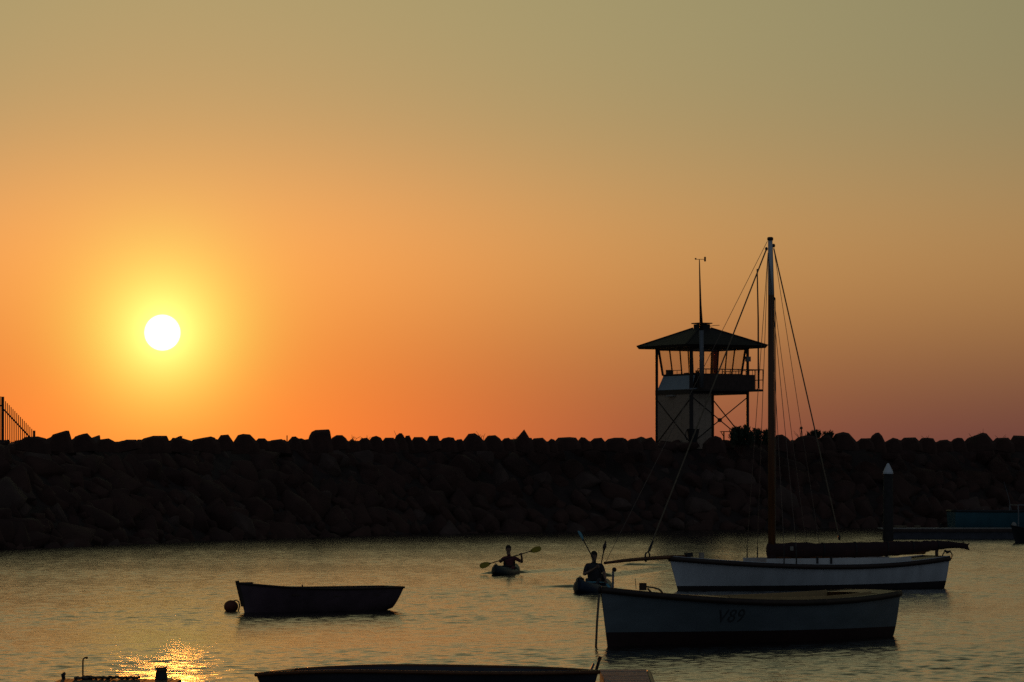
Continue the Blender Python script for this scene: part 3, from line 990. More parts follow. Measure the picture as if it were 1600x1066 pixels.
# ------------------------------------------------------------------ boats
class Hull:
    """A hull surface: t runs stern (0) to bow (1), s runs keel (0) to sheer (1); x forward, y to port, z up, water at z = 0."""
    def __init__(self, L, B, bow_h, mid_h, stern_h, keel=-0.4, fs=0.62, tm=0.45, bow_rake=0.15, stern_rake=0.1, fine=1.0, full=0.36, bow_pow=2.2, double=False, stern_tuck=0.5):
        self.__dict__.update(locals())

    def zs(self, t):
        a, b, c = self.stern_h, self.mid_h, self.bow_h
        tl = 0.42
        if t < tl:
            u = (tl - t) / tl
            return b + (a - b) * u ** 2
        u = (t - tl) / (1 - tl)
        return b + (c - b) * u ** 2

    def zk(self, t):
        k = self.keel
        if t > 0.8:
            k = self.keel + (abs(self.keel) * 0.75) * ((t - 0.8) / 0.2) ** 2
        if t < 0.35:
            k = self.keel + (abs(self.keel) + 0.06) * self.stern_tuck * 2 * ((0.35 - t) / 0.35) ** 2 * 0.5
        return k

    def b(self, t):
        tm = self.tm
        if t < tm:
            f = self.fs + (1 - self.fs) * math.sin(math.pi / 2 * t / tm)
        else:
            f = max(0.0, 1 - ((t - tm) / (1 - tm)) ** self.bow_pow)
        return self.B / 2 * f + 0.012

    def kexp(self, t):
        u = max(0.0, (t - 0.4) / 0.6)
        return self.full + (self.fine - self.full) * u ** 1.6

    def bow_x(self, z):
        return self.L / 2 + self.bow_rake * z if z > 0 else self.L / 2 + 1.6 * z * abs(z) * 2

    def stern_x(self, z):
        return -self.L / 2 - self.stern_rake * z if z > 0 else -self.L / 2 - 0.5 * z

    def pt(self, t, s, side, inset=0.0):
        z0, z1 = self.zk(t), self.zs(t)
        z = z0 + (z1 - z0) * s
        y = max(0.0, self.b(t) * max(s, 1e-4) ** self.kexp(t) - inset)
        x = self.stern_x(z) + (self.bow_x(z) - self.stern_x(z)) * t
        return Vector((x, side * y, z))

    def s_at(self, t, z):
        z0, z1 = self.zk(t), self.zs(t)
        return min(1, max(0, (z - z0) / (z1 - z0)))

    def side_y(self, x, z):
        t = (x - self.stern_x(z)) / (self.bow_x(z) - self.stern_x(z))
        return self.b(t) * max(self.s_at(t, z), 1e-4) ** self.kexp(t)

    def shell(self, slo, shi, nt=48, ns=10, transom=True, inset=0.0, t0=0.0, t1=1.0, flip=False):
        m = MB()
        for side in (1, -1):
            vs = []
            for i in range(nt + 1):
                t = t0 + (t1 - t0) * i / nt
                a = slo(t) if callable(slo) else slo
                b = shi(t) if callable(shi) else shi
                for j in range(ns + 1):
                    vs.append(self.pt(t, a + (b - a) * j / ns, side, inset))
            fs = []
            for i in range(nt):
                for j in range(ns):
                    f = (i * (ns + 1) + j, (i + 1) * (ns + 1) + j, (i + 1) * (ns + 1) + j + 1, i * (ns + 1) + j + 1)
                    fs.append(f if (side < 0) != flip else tuple(reversed(f)))
            m.add(vs, fs)
        if transom:
            a = slo(0) if callable(slo) else slo
            b = shi(0) if callable(shi) else shi
            pv, fs = [], []
            for j in range(ns + 1):
                s = a + (b - a) * j / ns
                pv += [self.pt(0, s, 1, inset), self.pt(0, s, -1, inset)]
            for j in range(ns):
                fs.append((2 * j, 2 * j + 1, 2 * j + 3, 2 * j + 2))
            m.add(pv, fs)
        return m

    def sheer_path(self, side, t0=0.0, t1=1.0, n=40, out=0.0, dz=0.0):
        r = []
        for i in range(n + 1):
            p = self.pt(t0 + (t1 - t0) * i / n, 1.0, side)
            r.append(p + Vector((0, side * out, dz)))
        return r

    def deck(self, t0, t1, drop=0.05, camber=0.05, n=30, w=6, inset=0.02):
        m = MB(); vs, fs = [], []
        for i in range(n + 1):
            t = t0 + (t1 - t0) * i / n
            p, q = self.pt(t, 1, 1, inset), self.pt(t, 1, -1, inset)
            for j in range(w + 1):
                f = j / w
                v = p.lerp(q, f)
                v.z += -drop + camber * (1 - (2 * f - 1) ** 2) * self.b(t) / (self.B / 2)
                vs.append(v)
        for i in range(n):
            for j in range(w):
                fs.append((i * (w + 1) + j, i * (w + 1) + j + 1, (i + 1) * (w + 1) + j + 1, (i + 1) * (w + 1) + j))
        return m.add(vs, fs)

    def rail(self, out=0.01, dz=-0.03, r=0.035, squash=(1.6, 0.8), n=44):
        m = MB()
        for side in (1, -1):
            m.tube(self.sheer_path(side, n=n, out=out, dz=dz), r, 6, squash=squash)
        m.tube([self.pt(0, 1, 1) + Vector((0, 0, dz)), self.pt(0, 1, -1) + Vector((0, 0, dz))], r, 6, squash=squash)
        return m


def boat_root(name, label, cat_, bow, stern, group=None):
    """bow, stern: world waterline points"""
    c = (bow + stern) / 2
    d = bow - stern
    return thing(name, label, cat_, (c.x, c.y, 0), math.atan2(d.y, d.x), group), d.length


def build_sailing_boat():
    bow, stern = WP(1059, 923), WP(1461, 918)
    root, L = boat_root('sailing_boat', 'white wooden sailing boat with tall mast, bowsprit and furled maroon sail', 'sailing boat', bow, stern)
    h = Hull(L, 2.6, 0.95, 0.70, 0.90, keel=-0.5, fs=0.60, bow_rake=0.28, stern_rake=0.05, full=0.26, stern_tuck=0.4)
    sw = lambda t: h.s_at(t, 0.13 + 0.08 * (1 - t) ** 3)
    h.shell(sw, 1.0).build('hull', M_WHITE, root, True)
    h.shell(0.0, sw, ns=5).build('hull_bottom', M_DARKBOOT, root, True)
    h.rail(out=0.012, dz=-0.05, r=0.042, squash=(1.9, 0.7)).build('rubbing_strake', M_RAIL, root, True)
    tr = MB()
    for side in (1, -1):
        tr.tube(h.sheer_path(side, out=-0.03, dz=0.015), 0.02, 5)
    tr.build('toe_rail', M_WHITE, root, True)
    h.deck(0.0, 1.0, drop=0.03, camber=0.04).build('deck', M_TAN, root, True)
    # coaming: low white cabin side standing on the deck
    co = MB()
    n = 26
    for side in (1, -1):
        vs, fs = [], []
        for i in range(n + 1):
            t = 0.14 + 0.55 * i / n
            p = h.pt(t, 1, side, 0.36)
            k = math.sin(math.pi * min(1, i / n * 1.0)) ** 0.25 if i < n else 0
            zt = max(h.zs(t) + 0.05, h.mid_h + 0.19)
            for (dy, z) in ((0, h.zs(t) - 0.03), (0, zt), (-0.04 * side, zt), (-0.04 * side, h.zs(t) - 0.03)):
                vs.append(Vector((p.x, p.y + dy, z)))
        for i in range(n):
            for j in range(3):
                fs.append((i * 4 + j, (i + 1) * 4 + j, (i + 1) * 4 + j + 1, i * 4 + j + 1))
        fs += [(0, 1, 2, 3), (n * 4 + 3, n * 4 + 2, n * 4 + 1, n * 4)]
        co.add(vs, fs)
    co.build('coaming', M_WHITE, root)
    # posts at the coaming
    for xx in (1266, 1292):
        p = local(root, P(xx, 880, 110.2)); y = h.pt((p.x + L / 2) / L, 1, 1, 0.34).y
        MB().bar((p.x, y, h.mid_h + 0.0), (p.x, y, h.mid_h + 0.24), 0.05).build('cleat_post', M_BLACK, root)
    # mast
    mp = local(root, P(1204.5, 880, WP(1204, 921).y))
    mx = mp.x

    def on_c(x, y):
        """picture point -> the boat's centreline plane"""
        r = ray(x, y); o = Vector((0, 0, CAM_H))
        nrm = Vector((-math.sin(root.rotation_euler.z), math.cos(root.rotation_euler.z), 0))
        k = (Vector(root.location) - o).dot(nrm) / r.dot(nrm)
        return local(root, o + r * k)
    base, band, top = on_c(1205.5, 874), on_c(1204.5, 461), on_c(1203.5, 376)
    base.z = h.mid_h - 0.02
    pw = 110.0 / FPX
    mast = MB().tube([base, base.lerp(band, 0.5), band], [5.6 * pw, 5.2 * pw, 4.6 * pw], 12).build('mast', M_VARN, root, True)
    MB().tube([band, top], [4.62 * pw, 3.6 * pw], 12).build('mast_head', M_WHITE, mast, True)
    MB().lathe([(4.2 * pw, 0), (4.8 * pw, 0.02), (4.8 * pw, 0.08), (3.0 * pw, 0.10)], tuple(top), 12).build('mast_cap', M_BLACK, mast)
    MB().tube([base + Vector((0, 0, 0.02)), base + Vector((0, 0, 0.44))], [7.5 * pw, 7.0 * pw], 10).build('mast_boot', M_SAIL, mast)
    ml = MB()
    for dx, r in ((5.8, 0.7), (7.4, 0.6)):
        ml.tube([on_c(1204.5 + dx - 0.6, 466), on_c(1205 + dx, 640), on_c(1205 + dx - 1, 850)], r * pw, 5)
    ml.build('halyard', M_ROPE, mast)
    for (x, y, rr) in ((1197.5, 389, 2.6), (1208.8, 384, 2.8), (1209.5, 467, 2.6)):
        b = MB().ball(on_c(x, y), rr * pw, 10, 6, (1, 0.6, 1.15)); b.build('block', M_BLACK, mast)
    # boom with the sail furled along it under a cover
    pts = [(1200, 860, 12.0), (1215, 860, 12.2), (1260, 860, 11.8), (1320, 859.5, 12.0), (1370, 858.5, 12.5), (1410, 856.5, 11.0), (1440, 854.5, 9.5), (1458, 852.5, 8.0), (1480, 851.3, 6.2), (1500, 852.5, 5.0), (1510, 853.5, 4.6)]
    cv = MB()
    path, rad = [], []
    for i in range(len(pts) - 1):
        for k in range(4):
            f = k / 4
            x, y, r = (pts[i][j] * (1 - f) + pts[i + 1][j] * f for j in range(3))
            wob = 1 + 0.06 * math.sin(i * 4.0 + k * 1.7) + rng.uniform(-0.07, 0.05)
            path.append(on_c(x, y)); rad.append(r * pw * wob)
    path.append(on_c(1512, 853.5)); rad.append(3.4 * pw)
    cv.tube(path, rad, 12, squash=(1.0, 0.62))
    cover = cv.build('sail_cover', M_SAIL, root, True)
    MB().add([on_c(1503, 853), on_c(1514, 849), on_c(1511, 853), on_c(1514, 860), on_c(1503, 857), on_c(1503, 853) + Vector((0, .05, 0)), on_c(1514, 849) + Vector((0, .05, 0)), on_c(1511, 853) + Vector((0, .05, 0)), on_c(1514, 860) + Vector((0, .05, 0)), on_c(1503, 857) + Vector((0, .05, 0))],
             [(0, 1, 2), (0, 2, 4), (2, 3, 4), (7, 6, 5), (9, 7, 5), (9, 8, 7), (0, 5, 6, 1), (1, 6, 7, 2), (2, 7, 8, 3), (3, 8, 9, 4), (4, 9, 5, 0)]).build('cover_end', M_SAIL, cover)
    for x in (1240, 1285, 1335, 1385, 1425, 1465):
        yy = np.interp(x, [p[0] for p in pts], [p[1] for p in pts]); rr = np.interp(x, [p[0] for p in pts], [p[2] for p in pts])
        MB().tube([on_c(x - 0.8, yy), on_c(x + 0.8, yy)], (rr + 0.9) * pw, 12, squash=(1.0, 0.64)).build('tie', M_BLACK, cover)
    MB().box(on_c(1233, 857) + Vector((0, 0.16, 0)), (0.10, 0.02, 0.12)).build('patch', M_DECKG, cover)
    MB().tube([on_c(1203, 871), on_c(1300, 869), on_c(1445, 863)], 3.2 * pw, 8).build('boom', M_VARN, root, True)
    MB().bar(on_c(1463.5, 874), on_c(1463.5, 858), 0.07).build('boom_crutch', M_TIMB, root)
    rp = MB(); c0 = on_c(1480, 868)
    rp.tube([c0 + Vector((0.16 * math.cos(a), 0.02 * math.sin(3 * a), 0.15 * math.sin(a) - 0.02)) for a in [i * 0.35 for i in range(19)]], 0.018, 5)
    rp.tube([on_c(1476, 860), on_c(1480, 864), on_c(1485, 861)], 0.03, 6)
    rp.build('mainsheet_coil', M_BLACK, root, True)
    MB().tube([on_c(1506, 851), on_c(1504, 843)], 0.015, 5).build('topping_eye', M_BLACK, root)
    # bowsprit
    bs = [on_c(1078, 871), on_c(1050, 870.5), on_c(1010, 873), on_c(975, 876), on_c(944, 880)]
    MB().tube(bs, [3.4 * pw, 3.4 * pw, 3.0 * pw, 2.7 * pw, 2.0 * pw], 10).build('bowsprit', M_VARN, root, True)
    MB().ball(on_c(1009, 874), 3.4 * pw, 8, 6, (0.7, 1, 1.3)).build('bowsprit_band', M_BLACK, root)
    hk = MB()
    hk.tube([on_c(1008, 871), on_c(1009, 865), on_c(1013, 862), on_c(1015, 867), on_c(1015, 871)], 0.025, 5)
    hk.build('shackle', M_BLACK, root)
    fd = MB(); fd.box(on_c(1076, 867), (0.18, 0.2, 0.12)); fd.tube([on_c(1068, 871), on_c(1072, 867), on_c(1082, 866)], 0.03, 5)
    fd.build('foredeck_winch', M_BLACK, root)
    MB().box(on_c(1096, 869), (0.12, 0.1, 0.2)).build('samson_post', M_DECKG, root)
    # standing and running rigging
    def stay(a, b, r, name='stay', m=M_WIRE, sag=0.0):
        A, B = (on_c(*a) if len(a) == 2 else Vector(a)), (on_c(*b) if len(b) == 2 else Vector(b))
        ps = [A.lerp(B, i / 8) - Vector((0, 0, sag * 4 * (i / 8) * (1 - i / 8))) for i in range(9)]
        return MB().tube(ps, r, 5).build(name, m, root)
    stay((1197, 391), (1013, 862), 0.021, 'forestay', M_ROPE)
    MB().tube([on_c(1020, 846), on_c(1014, 861)], [0.03, 0.04], 6).build('turnbuckle', M_BLACK, root)
    stay((1199, 377), (946, 879), 0.008, 'forestay')
    stay((1209, 388), (1312, 843), 0.020, 'backstay', M_ROPE)
    MB().ball(on_c(1311.5, 840), 2.8 * pw, 8, 6, (0.8, 0.8, 1.7)).build('block', M_BLACK, root)
    stay((1209.5, 392), (1283, 868), 0.008, 'lazy_line')
    stay((1211, 480), (1262, 868), 0.008, 'lazy_line')
    stay((1207, 384), (1209.5, 466), 0.010, 'lazy_line')
    for tq, xm in ((0, 1219), (1, 1202)):
        for side in (1, -1):
            pb = on_c(xm, 872)
            tt = (pb.x + L / 2) / L
            q = h.pt(tt, 1, side, 0.02)
            A = on_c(1200, 395)
            MB().tube([A, Vector((q.x, q.y, q.z + 0.5))], 0.009, 5).build('shroud', M_WIRE, root)
            MB().tube([Vector((q.x, q.y, q.z - 0.05)), Vector((q.x, q.y, q.z + 0.28)), Vector((q.x, q.y, q.z + 0.5))], [0.02, 0.018, 0.010], 6).build('turnbuckle', M_BLACK, root)
    # worn registration letters and a stern draught mark, illegible at this distance
    return root


build_sailing_boat()


def text_on_hull(root, h, body, x0, z0, size, material, name, mirror_side=1, off=0.006):
    cu = bpy.data.curves.new('lettering', 'FONT'); cu.body = body; cu.size = size; cu.resolution_u = 4; cu.space_character = 1.05
    tmp = bpy.data.objects.new('lettering_source', cu); COL.objects.link(tmp)
    dg = bpy.context.evaluated_depsgraph_get()
    me = bpy.data.meshes.new_from_object(tmp.evaluated_get(dg))
    bpy.data.objects.remove(tmp)
    bm = bmesh.new(); bm.from_mesh(me)
    bmesh.ops.triangulate(bm, faces=bm.faces)
    bmesh.ops.subdivide_edges(bm, edges=[e for e in bm.edges if e.calc_length() > 0.05], cuts=2)
    for v in bm.verts:
        x, z = x0 - v.co.x, z0 + v.co.y        # bow is to the reader's left on the port side
        v.co = Vector((x, h.side_y(x, z) + off, z))
    bmesh.ops.recalc_face_normals(bm, faces=bm.faces)
    bm.to_mesh(me); bm.free()
    me.name = name
    me.materials.clear(); me.materials.append(material)
    o = bpy.data.objects.new(name, me); COL.objects.link(o); o.parent = root
    return o


def build_v89():
    bow, stern = WP(949, 1010), WP(1366, 993)
    root, L = boat_root('moored_boat', 'slate blue open boat marked V89 with ochre deck, moored by its bow', 'boat', bow, stern)
    h = Hull(L, 2.5, 1.10, 0.80, 0.90, keel=-0.45, fs=0.55, tm=0.42, bow_rake=0.16, stern_rake=0.0, full=0.24, stern_tuck=0.25, bow_pow=2.4)
    sw = lambda t: h.s_at(t, 0.20 + 0.06 * t)
    h.shell(sw, 1.0).build('hull', M_BLUEGREY, root, True)
    h.shell(0.0, sw, ns=5).build('hull_bottom', M_BOOT, root, True)
    h.rail(out=0.012, dz=-0.045, r=0.045, squash=(1.5, 0.8)).build('rubbing_strake', M_RAIL, root, True)
    h.deck(0.66, 1.0, drop=0.0, camber=0.06).build('foredeck', M_TAN, root, True)
    h.deck(0.0, 0.10, drop=0.0, camber=0.03).build('stern_deck', M_TAN, root, True)
    # side decks with coaming round the open well
    n = 30
    for side in (1, -1):
        m = MB(); vs, fs = [], []
        for i in range(n + 1):
            t = 0.10 + 0.56 * i / n
            a, b = h.pt(t, 1, side, 0.02), h.pt(t, 1, side, 0.30)
            vs += [a, b]
        for i in range(n):
            fs.append((2 * i, 2 * i + 1, 2 * i + 3, 2 * i + 2))
        m.add(vs, fs).build('side_deck', M_TAN, root)
        m = MB(); vs, fs = [], []
        for i in range(n + 1):
            t = 0.10 + 0.56 * i / n
            a = h.pt(t, 1, side, 0.30)
            for (dy, dz) in ((0, -0.35), (0, 0.05), (-0.03 * side, 0.05), (-0.03 * side, -0.35)):
                vs.append(a + Vector((0, dy, dz)))
        for i in range(n):
            for j in range(3):
                fs.append((4 * i + j, 4 * i + 4 + j, 4 * i + 5 + j, 4 * i + j + 1))
        m.add(vs, fs).build('coaming', M_TAN, root)
    h.shell(0.35, 0.98, inset=0.06, t0=0.02, t1=0.9, transom=False, flip=True).build('lining', M_TAN, root, True)
    fl = MB(); vs, fs = [], []
    for i in range(21):
        t = 0.05 + 0.75 * i / 20
        z = 0.18
        w = h.b(t) * h.s_at(t, z) ** h.kexp(t) - 0.05
        x = h.stern_x(z) + (h.bow_x(z) - h.stern_x(z)) * t
        vs += [(x, w, z), (x, -w, z)]
    for i in range(20):
        fs.append((2 * i, 2 * i + 1, 2 * i + 3, 2 * i + 2))
    fl.add(vs, fs).build('sole', M_TAN, root)
    for t in (0.28, 0.48):
        x = -L / 2 + L * t; w = h.b(t) - 0.12
        MB().box((x, 0, h.mid_h - 0.30), (0.28, 2 * w, 0.045)).build('thwart', M_TAN, root)
    # bow fittings
    def deckpt(x, ypx, yoff=0.0):
        r = ray(x, ypx); o = Vector((0, 0, CAM_H))
        nrm = Vector((-math.sin(root.rotation_euler.z), math.cos(root.rotation_euler.z), 0))
        k = (Vector(root.location) - o).dot(nrm) / r.dot(nrm)
        return local(root, o + r * k)
    a, b = deckpt(957.5, 924), deckpt(958, 892)
    st = MB().tube([a, b], 0.022, 8).build('bow_staff', M_GREYMET, root)
    MB().ball(b + Vector((-0.03, 0, 0.02)), 0.045, 10, 6).build('knob', M_BLACK, st)
    c = deckpt(1004.5, 916); c.z = deckpt(1004, 911).z - 0.07
    MB().box(c, (0.10, 0.10, 0.14)).build('mooring_bitt', M_TIMB, root)
    ln = [deckpt(1011, 917), deckpt(1022, 918.5), deckpt(1030, 921), deckpt(1035, 926)]
    MB().tube(ln, 0.018, 6).build('mooring_rope', M_ROPE, root, True)
    MB().tube([deckpt(1012, 920), deckpt(1017, 925)], 0.018, 6).build('mooring_rope', M_ROPE, root, True)
    MB().tube([deckpt(994, 921), deckpt(992.5, 904)], 0.006, 5).build('wire_stay', M_WIRE, root)
    cl = MB(); q = deckpt(952, 921); cl.box(q, (0.30, 0.10, 0.05)); cl.box(q + Vector((0, 0, -0.04)), (0.1, 0.08, 0.06))
    cl.build('fairlead', M_BLACK, root)
    # mooring line dropping from the stem
    p0 = deckpt(936, 930); p1 = deckpt(931, 1016)
    p1.z = -0.05
    MB().tube([p0, p0.lerp(p1, 0.5) + Vector((0.01, 0, 0)), p1], 0.022, 6).build('mooring_line', M_ROPE, root, True)
    # lettering on the port bow
    best = None
    for xi in range(0, 200):
        x = L / 2 - 0.5 - xi * 0.025
        z = 0.62
        w = Matrix.Rotation(root.rotation_euler.z, 3, 'Z') @ Vector((x, h.side_y(x, z), z)) + Vector(root.location)
        px = 800 + FPX * w.x / w.y
        if best is None or abs(px - 1122) < best[0]:
            best = (abs(px - 1122), x, w)
    x0 = best[1]
    dep = best[2].y
    z0 = CAM_H - (972.5 - HORIZON) / FPX * dep
    text_on_hull(root, h, 'V89', x0, z0, 0.355, mat('faded_lettering', (0.05, 0.06, 0.066), 0.6, 0.3, 12.0), 'lettering')
    return root


build_v89()


def open_boat(root, h, mats, thwarts, ns=10, rail_r=0.03, floor_z=0.12):
    shell, lining, rail = mats
    h.shell(0.0, 1.0, ns=ns).build('hull', shell, root, True)
    h.shell(0.18, 0.985, inset=0.035, transom=True, t0=0.008, t1=0.99, flip=True).build('lining', lining, root, True)
    h.rail(out=0.008, dz=-0.005, r=rail_r, squash=(1.0, 1.1)).build('gunwale', rail, root, True)
    vs, fs = [], []
    for i in range(17):
        t = 0.03 + 0.85 * i / 16
        w = max(0.02, h.b(t) * h.s_at(t, floor_z) ** h.kexp(t) - 0.04)
        x = h.stern_x(floor_z) + (h.bow_x(floor_z) - h.stern_x(floor_z)) * t
        vs += [(x, w, floor_z), (x, -w, floor_z)]
    for i in range(16):
        fs.append((2 * i, 2 * i + 1, 2 * i + 3, 2 * i + 2))
    MB().add(vs, fs).build('floor', lining, root)
    for t in thwarts:
        z = h.zs(t) - 0.17
        x = h.stern_x(z) + (h.bow_x(z) - h.stern_x(z)) * t
        MB().box((x, 0, z), (0.24, 2 * (h.b(t) - 0.06), 0.035)).build('thwart', lining, root)


def build_row_boat():
    bow, stern = WP(382, 957.5), WP(604, 953)
    root, L = boat_root('rowing_boat', 'dark open rowing boat with upright stem moored beside a round buoy', 'boat', bow, stern)
    h = Hull(L, 1.45, 0.70, 0.545, 0.55, keel=-0.18, fs=0.66, tm=0.42, bow_rake=0.27, stern_rake=0.36, full=0.30, stern_tuck=0.75, bow_pow=2.3)
    open_boat(root, h, (M_ROWB, M_TIMB, M_RAIL), (0.2, 0.45, 0.7), rail_r=0.028)
    # stem post standing proud of the gunwale
    tp = h.pt(1, 1, 1); tp.y = 0
    MB().bar(tp + Vector((-0.02, 0, -0.55)) - Vector((0.13, 0, 0)), tp + Vector((0.01, 0, 0.045)), 0.06, 0.08).build('stem_post', M_RAIL, root)
    MB().box(tp + Vector((-0.26, 0, -0.01)), (0.20, 0.20, 0.04)).build('breast_hook', M_TIMB, root)
    for side in (1, -1):
        p = h.pt(0.5, 1, side)
        MB().tube([p, p + Vector((0, 0, 0.06))], 0.018, 6).build('rowlock', M_BLACK, root)
    # buoy
    c = WP(361, 955)
    s = c.y / FPX
    b = thing('mooring_buoy', 'round dark orange mooring buoy floating at the rowing boat bow', 'buoy', (c.x, c.y, 0))
    MB().ball((0, 0, 7.0 * s), 11.2 * s, 18, 12, (1.0, 1.0, 0.9)).build('float', M_BUOY, b, True)
    MB().tube([(11.2 * s, 0, 0), (13.4 * s, 0, 8 * s), (12.0 * s, 0, 14.5 * s), (8.0 * s, 0, 17 * s), (3 * s, 0, 15.5 * s)], 0.018, 6).build('loop', M_ROPE, b, True)


build_row_boat()


def build_foreground():
    # open dinghy at the bottom edge
    a, b = P(917, 1066, 53.5), P(436, 1066, 54.4)
    bow, stern = Vector((a.x, a.y - 0.6, 0)), Vector((b.x, b.y, 0))
    root, L = boat_root('dinghy', 'open dinghy with dark interior and timber rail cut by the bottom edge', 'boat', bow, stern)
    h = Hull(L, 1.75, 0.50, 0.50, 0.42, keel=-0.18, fs=0.78, tm=0.45, bow_rake=0.3, stern_rake=0.12, full=0.3, bow_pow=3.4, stern_tuck=1.0)
    open_boat(root, h, (M_NAVY, M_NAVY, M_VARN), (0.22, 0.5, 0.78), rail_r=0.03)
    # paddle and its handle leaning out of the bow
    d = 53.4
    base = P(917, 1062, d)
    p = thing('paddle', 'grey paddle blade leaning over the bow of the open dinghy', 'paddle', tuple(base))
    c0, c1 = P(914, 1068, d) - base, P(928, 1037, d) - base
    MB().bar(c0, c1, 9 * d / FPX, 0.03).build('blade', M_GREYMET, p)
    c = thing('oar', 'thin dark oar handle standing up beside the grey paddle blade', 'oar', tuple(base))
    MB().tube([P(926, 1066, d + 0.1) - base, P(937, 1029, d + 0.1) - base], 0.022, 8).build('shaft', M_RAIL, c)
    MB().tube([P(936, 1032, d + 0.1) - base, P(938, 1026, d + 0.1) - base], 0.027, 8).build('grip', M_TIMB, c)
    # grey decked float right of the dinghy
    pts_px = [(936, 1047), (1012, 1046.5), (1016, 1072), (932, 1074)]
    zt = P(975, 1046.5, 55.2).z
    root = thing('float_raft', 'weathered grey decked raft with dark fender edge beside the dinghy bow', 'raft', tuple(Vector((P(975, 1046, 55.2).x, 55.2, 0))))
    y_far = 55.2
    x0, x1 = P(937, 1046, y_far).x - root.location.x, P(1012, 1046, y_far).x - root.location.x
    nP = 18
    for k in range(nP):
        ya = -5.4 + 5.4 * k / nP
        f = -ya / 5.4
        xr = x1 - 0.02 - 0.10 * f
        MB().box(((x0 + xr) / 2, ya + 0.15, zt - 0.02 + rng.uniform(-0.003, 0.003)), (xr - x0, 5.4 / nP - 0.008, 0.045)).build('plank', M_DECKG, root)
    MB().add([(x0, 0, 0.05), (x1, 0, 0.05), (x1 - 0.1, -5.4, 0.05), (x0, -5.4, 0.05), (x0, 0, zt - 0.045), (x1, 0, zt - 0.045), (x1 - 0.1, -5.4, zt - 0.045), (x0, -5.4, zt - 0.045)],
             [(3, 2, 1, 0), (4, 5, 6, 7), (0, 1, 5, 4), (1, 2, 6, 5), (2, 3, 7, 6), (3, 0, 4, 7)]).build('float_body', M_NAVY, root)
    MB().tube([(x1 + 0.01, 0.02, zt - 0.05), (x1 - 0.09, -5.4, zt - 0.05)], 0.045, 8).build('fender', M_BLACK, root)
    # jetty edge at the lower left with hook pole, bollard and rope
    d = 52.6
    zt = P(190, 1060, d).z
    o = P(190, 1060, d)
    root = thing('jetty', 'dark low jetty edge in the sun glitter at the bottom left', 'jetty', (o.x, o.y, 0))
    x0, x1 = P(97, 1060, d).x - o.x, P(284, 1060, d).x - o.x
    n = 14
    for k in range(n):
        a, b = x0 + (x1 - x0) * k / n, x0 + (x1 - x0) * (k + 1) / n
        MB().box(((a + b) / 2, -1.2, zt - 0.03 + rng.uniform(-0.004, 0.004)), (b - a - 0.008, 2.4, 0.05)).build('plank', M_TIMB, root)
    MB().bar((x0, -0.05, zt - 0.16), (x1, -0.05, zt - 0.16), 0.10, 0.2).build('edge_beam', M_TIMB, root)
    for x in (x0 + 0.25, (x0 + x1) / 2, x1 - 0.25):
        MB().tube([(x, -0.25, -4), (x, -0.25, zt - 0.06)], 0.11, 10).build('pile', M_PILE, root)
    s = d / FPX
    t = thing('hooked_pole', 'slender hooked pole standing on the low jetty at bottom left', 'pole', tuple(P(131, 1062, d - 0.1)))
    L0 = lambda x, y: P(x, y, d - 0.1) - Vector(t.location)
    MB().tube([L0(129.5, 1062), L0(129.5, 1036), L0(130, 1030), L0(132.5, 1028), L0(135, 1027.5)], 1.3 * s, 8).build('shaft', M_BLACK, t, True)
    MB().ball(L0(135.5, 1028), 2.0 * s, 8, 6).build('tip', M_BLACK, t)
    t = thing('bollard', 'stubby dark bollard on the jetty in front of the sun glitter', 'bollard', tuple(P(252, 1062, d - 0.2)))
    hh = (1062 - 1043) * s
    MB().lathe([(10.5 * s, 0), (9.6 * s, 2 * s), (8.6 * s, hh * 0.55), (7.0 * s, hh * 0.78), (7.0 * s, hh * 0.82), (8.2 * s, hh * 0.86), (8.4 * s, hh * 0.97), (7.6 * s, hh)], n=14).build('bollard_body', M_BLACK, t, True)
    MB().tube([(8 * s * math.cos(a), 8 * s * math.sin(a), hh * 0.68 + 0.004 * a) for a in [i * 0.4 for i in range(32)]], 0.012, 5).build('rope_turns', M_ROPE, t)
    # rope lying in loops along the edge
    pr = random.Random(4)
    rope = []
    for i in range(60):
        f = i / 59
        rope.append((x0 + 0.2 + (x1 - x0 - 0.75) * f, -0.22 + 0.10 * math.sin(i * 1.1), zt + 0.012 + 0.028 * abs(math.sin(i * 0.53)) * pr.random()))
    ob = MB().tube(rope, 0.02, 6).build('rope', M_ROPE, None, True, loc=(o.x, o.y, 0))
    tag(ob, 'loose dark rope lying along the low jetty edge', 'rope')
    t = thing('jetty_cleat', 'small horn cleat at the left end of the low jetty', 'cleat', (o.x + x0 + 0.06, o.y - 0.15, zt - 0.005))
    MB().tube([(-0.02, 0, 0), (-0.03, 0, 0.06), (0.0, 0, 0.085)], [0.025, 0.03, 0.022], 8).build('horn', M_BLACK, t)
    MB().ball((0.30, 0, 0.015), 0.055, 8, 6, (1.4, 1, 0.7)).build('foot', M_BLACK, t)


build_foreground()


